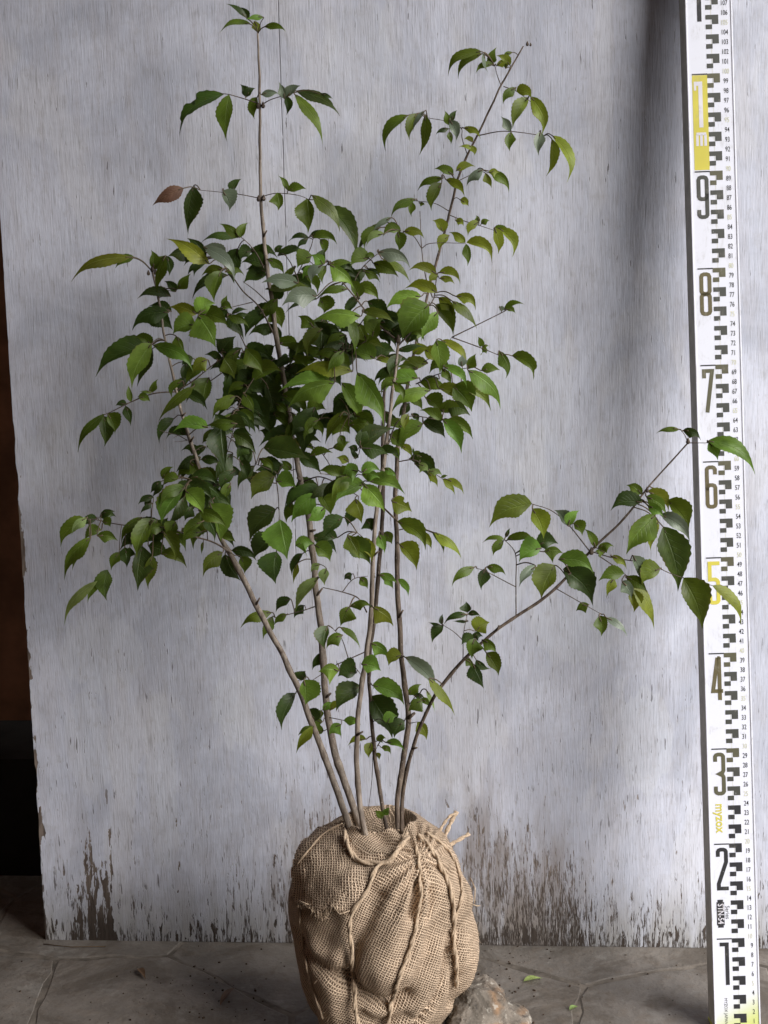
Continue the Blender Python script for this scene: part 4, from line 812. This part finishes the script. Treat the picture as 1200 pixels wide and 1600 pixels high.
# side faces are bare grey metal
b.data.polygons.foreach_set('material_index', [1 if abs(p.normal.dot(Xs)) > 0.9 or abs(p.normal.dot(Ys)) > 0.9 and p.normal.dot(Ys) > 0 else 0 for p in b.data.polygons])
for u0, u1 in ((0.0, 0.16), (W_-0.17, W_)):
    m = MB(); m.box(So, Xs, Ys, Zs, (u0*.01, -0.0007, 0), (u1*.01, 0.0004, TOP*.01)); o = m.build('edge_rim', M_alu, staff)
    bv = o.modifiers.new('bevel', 'BEVEL'); bv.width = 0.0004; bv.segments = 2
m = MB(); m.box(So, Xs, Ys, Zs, (-0.0006, -0.0016, 0.0), (W_*.01+.0006, TH+.0006, 0.006)); m.build('foot_cap', M_lime, staff)
LIFT = 0.00025
class Print(MB):
    def rect(s, u0, u1, z0, z1, mi=0, lift=LIFT):
        b0 = len(s.v); s.v += [SP(u0, z0, lift), SP(u1, z0, lift), SP(u1, z1, lift), SP(u0, z1, lift)]; s.uv += [(0, 0)]*4; s.f.append((b0, b0+1, b0+2, b0+3)); s.mi.append(mi)
    def strip(s, pts, wd, u0, z0, closed=False, mi=0, lift=LIFT):
        """a mitred stroke of width wd through the points (in cm about u0, z0)"""
        n = len(pts); L = []; Rr = []
        for i in range(n):
            a = pts[i-1] if (i or closed) else None; b = pts[(i+1) % n] if (i < n-1 or closed) else None; p = pts[i]
            def nrm(q, r): dx, dy = r[0]-q[0], r[1]-q[1]; l = math.hypot(dx, dy) or 1; return (-dy/l, dx/l)
            n1 = nrm(a, p) if a else nrm(p, b); n2 = nrm(p, b) if b else n1
            mx, my = n1[0]+n2[0], n1[1]+n2[1]; l = math.hypot(mx, my) or 1; mx /= l; my /= l; c = max(0.45, mx*n1[0]+my*n1[1]); h = wd/2/c
            L.append((p[0]+mx*h, p[1]+my*h)); Rr.append((p[0]-mx*h, p[1]-my*h))
        b0 = len(s.v)
        for a, b in zip(L, Rr): s.v += [SP(u0+a[0], z0+a[1], lift), SP(u0+b[0], z0+b[1], lift)]; s.uv += [(0, 0)]*2
        for i in range(n if closed else n-1):
            j = (i+1) % n; s.f.append((b0+2*i+1, b0+2*j+1, b0+2*j, b0+2*i)); s.mi.append(mi)
def rr_(x0, x1, y0, y1, c=0.28): return [(x0, y0+c), (x0+c*.3, y0+c*.3), (x0+c, y0), (x1-c, y0), (x1-c*.3, y0+c*.3), (x1, y0+c), (x1, y1-c), (x1-c*.3, y1-c*.3), (x1-c, y1), (x0+c, y1), (x0+c*.3, y1-c*.3), (x0, y1-c)]
w_ = 0.40; A, B = w_/2, 1.24-w_/2                          # glyph box: 1.24 cm wide, 4.5 cm high
GL = {
 '9': [(rr_(A, B, 2.05, 4.5-A), True), ([(B, 2.6), (B, .42), (B-.1, .27), (B-.27, A), (A+.27, A), (A+.1, .27), (A, .42), (A, .95)], False)],
 '6': [(rr_(A, B, A, 2.45), True), ([(A, 1.9), (A, 4.08), (A+.1, 4.23), (A+.27, 4.5-A), (B-.27, 4.5-A), (B-.1, 4.23), (B, 4.08), (B, 3.55)], False)],
 '8': [(rr_(A, B, A, 2.24), True), (rr_(A, B, 2.28, 4.5-A), True)],
 '7': [([(A, 3.55), (A, 4.5-A), (B, 4.5-A), (B-.04, 4.0), (A+.25, 0)], False)],
 '5': [([(B+A, 4.5-A), (A, 4.5-A), (A, 2.62), (B-.27, 2.62), (B-.1, 2.52), (B, 2.35), (B, .42), (B-.1, .27), (B-.27, A), (A+.2, A), (A, .3), (A, .9)], False)],
 '4': [([(B-.30, 4.45), (A, .95), (B+A, .95)], False), ([(B-.14, 4.5), (B-.14, 0)], False), ([(B-.30, 4.4), (B-.05, 4.4)], False)],
 '3': [([(A, 3.55), (A, 4.08), (A+.1, 4.23), (A+.27, 4.5-A), (B-.27, 4.5-A), (B-.1, 4.23), (B, 4.08), (B, 2.62), (B-.1, 2.42), (B-.42, 2.26), (B-.1, 2.1), (B, 1.9), (B, .42), (B-.1, .27), (B-.27, A), (A+.27, A), (A+.1, .27), (A, .42), (A, .95)], False)],
 '2': [([(A, 3.55), (A, 4.08), (A+.1, 4.23), (A+.27, 4.5-A), (B-.27, 4.5-A), (B-.1, 4.23), (B, 4.08), (B, 3.0), (A+.02, 0.7), (A+.02, A), (B+A, A)], False)],
 '1': [([(0.12, 4.5-A), (B-.18, 4.5-A), (B-.18, 0)], False)]}
COLS = {'9': M_dgrey, '8': M_brass, '7': M_oliv, '6': M_brass, '5': M_yel, '4': M_brass, '3': M_oliv, '2': M_ink, '1': M_ink}
for dg in range(1, 10):
    pr = Print()
    for pts, cl in GL[str(dg)]: pr.strip(pts, w_, 0.66, dg*10-0.42-4.5, cl)
    pr.build('numeral', COLS[str(dg)], staff)
pr = Print(); pr.rect(1.22, 1.66, 105.35, 110.2); pr.build('numeral', M_ink, staff)
# graduations: one black E-shaped block every two centimetres
CX0, CX1, CX2 = 2.07, 2.72, 3.38
for k in range(1, 72):
    z = k*2.0
    mt = M_ink if z < 26 else (M_dgrey if (k % 5) else M_oliv)
    pr = Print(); pr.rect(CX0, CX2, z-.47, z); pr.rect(CX1, CX2, z-.95, z-.47); pr.rect(CX0, CX1, z-1.46, z-.98); pr.build('graduation_block', mt, staff)
for z in range(10, 111, 10):
    pr = Print(); pr.rect(0.5, CX0, z-.11, z+.02); pr.build('decimetre_line', M_ink, staff)
pr = Print(); pr.rect(2.60, 2.63, 1.3, 142, lift=LIFT*0.5); pr.build('centre_line', M_pale, staff)
pr = Print(); pr.rect(0.5, CX0-.01, 90.12, 99.86, lift=LIFT*0.6); pr.build('yellow_panel', M_yel, staff)
pr = Print(); pr.strip([(0.66, 99.0), (1.32, 99.0), (1.32, 92.9+1.6)], 0.42, 0, 0); pr.rect(.66, .9, 98.3, 98.8); pr.build('white_numeral', M_white, staff)
pr = Print()
for u in (0.74, 1.16, 1.58): pr.rect(u, u+.27, 92.6, 93.75)
pr.rect(0.78, 1.80, 93.7, 93.98); pr.build('white_metre_mark', M_white, staff)
def text(body, u, z, size, mat, name, rot=0.0, sx=1.0, lift=LIFT, align='CENTER', off=0.0):
    cu = bpy.data.curves.new(name, 'FONT'); cu.body = body; cu.size = size; cu.align_x = align; cu.align_y = 'CENTER'; cu.offset = off; cu.resolution_u = 3
    ob = bpy.data.objects.new(name, cu); me = bpy.data.meshes.new_from_object(ob); bpy.data.objects.remove(ob)
    c, s_ = math.cos(rot), math.sin(rot); o_off = world_off(staff)
    for v0 in me.vertices:
        x, y = v0.co.x*sx, v0.co.y; a, b2 = x*c-y*s_, x*s_+y*c; v0.co = SP(u+a, z+b2, lift) - o_off
    me.materials.clear(); return link(name, me, mat, staff)
for n in range(1, 109):
    yel = n % 5 == 0
    wdt = 3.98 if n > 9 else 4.15
    text(str(n), wdt, n+0.16, 0.74, M_pale if yel else M_ink, 'centimetre_number', 0.0, 0.68, off=0.003)
text('myzox', 1.18, 22.7, 1.32, M_yel, 'lettering', -math.pi/2, 0.86, off=0.03)
m = Print(); m.strip([(0.97, 11.4), (0.97, 13.85)], 0.80, 0, 0, lift=LIFT*0.7); m.rect(.68, 1.26, 11.15, 11.4, lift=LIFT*.7); m.rect(.68, 1.26, 13.85, 14.1, lift=LIFT*.7); m.build('badge', M_ink, staff)
text('STN-54', 0.97, 12.62, 0.92, M_white, 'lettering', -math.pi/2, 0.74, LIFT*1.4, off=0.012)
text('Series', 1.68, 12.75, 0.62, M_dgrey, 'lettering', -math.pi/2, 0.95)
text('MYZOX JAPAN', 1.24, 2.3, 0.44, M_dgrey, 'lettering', -math.pi/2, 0.95)

# ------------------------------------------------------------------ rock beside the root ball
def make_rock(name, c, size, seed, cuts=16, sub=5):
    bm = bmesh.new(); bmesh.ops.create_icosphere(bm, subdivisions=sub, radius=1.0); rk = random.Random(seed)
    planes = []
    for _ in range(cuts):
        n = Vector((rk.gauss(0, 1), rk.gauss(0, 1), rk.gauss(0, 1))).normalized(); planes.append((n, rk.uniform(0.62, 0.92)))
    for v0 in bm.verts:
        p = v0.co.copy()
        for n, d in planes:
            e = p.dot(n)-d
            if e > 0: p -= n*e*0.92
        p *= 1+0.22*mnoise.noise(p*2.2+Vector((seed, 0, 0)))+0.05*abs(mnoise.noise(p*6))+0.05*abs(mnoise.noise(p*13))+0.03*mnoise.noise(p*24)+0.012*mnoise.noise(p*38)
        v0.co = Vector((p.x*size[0], p.y*size[1], p.z*size[2]))
    zmin = min(v0.co.z for v0 in bm.verts)
    me = bpy.data.meshes.new(name); bm.to_mesh(me); bm.free(); me.materials.append(M_rock)
    o = bpy.data.objects.new(name, me); COL.objects.link(o); o.location = (c[0], c[1], -zmin-0.003); finish(o); return o
c = PZ(751, 1598, 0.02)
rock = make_rock('rock', (c.x, c.y), (0.048, 0.050, 0.029), 12, 9, 6)
tag(rock, 'rough grey and rust-brown rock on the paving against the root ball', 'rock')

# ------------------------------------------------------------------ litter on the floor
def leaf_litter(name, a, b, wd, mat, curl, label, cat='fallen leaf'):
    A_, B_ = PZ(*a), PZ(*b); n = 10; V = []; UV = []; F = []; ax = B_-A_; side = Vector((-ax.y, ax.x, 0)).normalized()
    for i in range(n+1):
        t = i/n; w2 = prof(t)*wd/2
        for u in (-1, -.5, 0, .5, 1): V.append(A_+ax*t+side*(w2*u)+Vector((0, 0, 0.0012+curl*(4*t*(1-t))*0.5+abs(u)*w2*0.5))); UV.append((u, t))
    for i in range(n):
        for j in range(4): q = i*5+j; F.append((q, q+5, q+6, q+1))
    o = mesh(name, V, F, mat, None, True, UV); tag(o, label, cat); return o
M_dry = mat_leaf('dry_leaf', (0.17, 0.11, 0.05), (0.2, 0.14, 0.08), (0.25, 0.18, 0.1), 0.6, 0.1)
leaf_litter('fallen_leaf', (818, 1535), (849, 1530), .010, LEAF['p'], .002, 'pale green fallen leaf lying on the paving right of the rock')
leaf_litter('fallen_leaf', (890, 1580), (904, 1574), .007, LEAF['p'], .002, 'tiny pale leaf scrap on the paving between rock and staff')
leaf_litter('fallen_leaf', (344, 1572), (371, 1545), .008, M_dry, .010, 'curled brown leaf strip on the floor left of the root ball')
leaf_litter('fallen_leaf', (216, 1515), (228, 1533), .008, M_dry, .006, 'dark crumpled leaf scrap on the floor below the board left part')
m = MB(); m.tube([PZ(68, 1476)+Vector((0, 0, .001)), PZ(110, 1482)+Vector((0, 0, .002)), PZ(165, 1480)+Vector((0, 0, .001))], .0005, 5)
tag(m.build('straw', M_dry, None, True), 'thin dry straw lying along the foot of the board at left', 'straw')
# crumbs of soil and bark
rc = random.Random(9); cm = MB()
for _ in range(300):
    px, py = rc.uniform(-20, 1230), rc.uniform(1478, 1640)
    if rc.random() < 0.45: px, py = rc.gauss(745, 60), rc.gauss(1530, 35)
    if rc.random() < 0.2: px, py = rc.gauss(330, 70), rc.gauss(1560, 30)
    if py < 1478: continue
    p = PZ(px, py); r = rc.uniform(.0003, .0010)*rc.choice((1, 1, .6)); a = rc.uniform(0, 3.14)
    X_ = Vector((math.cos(a), math.sin(a), 0)); cm.box(p, X_, Vector((-X_.y, X_.x, 0)), Vector((0, 0, 1)), (-r*rc.uniform(.6, 2), -r, -.0005), (r, r, r*rc.uniform(.5, 1.2)), 0 if rc.random() < .8 else 1)
o = cm.build('floor_crumbs', [M_soil, M_mortar]); tag(o, 'dark crumbs of soil and bark scattered on the paving', 'debris', kind='stuff')
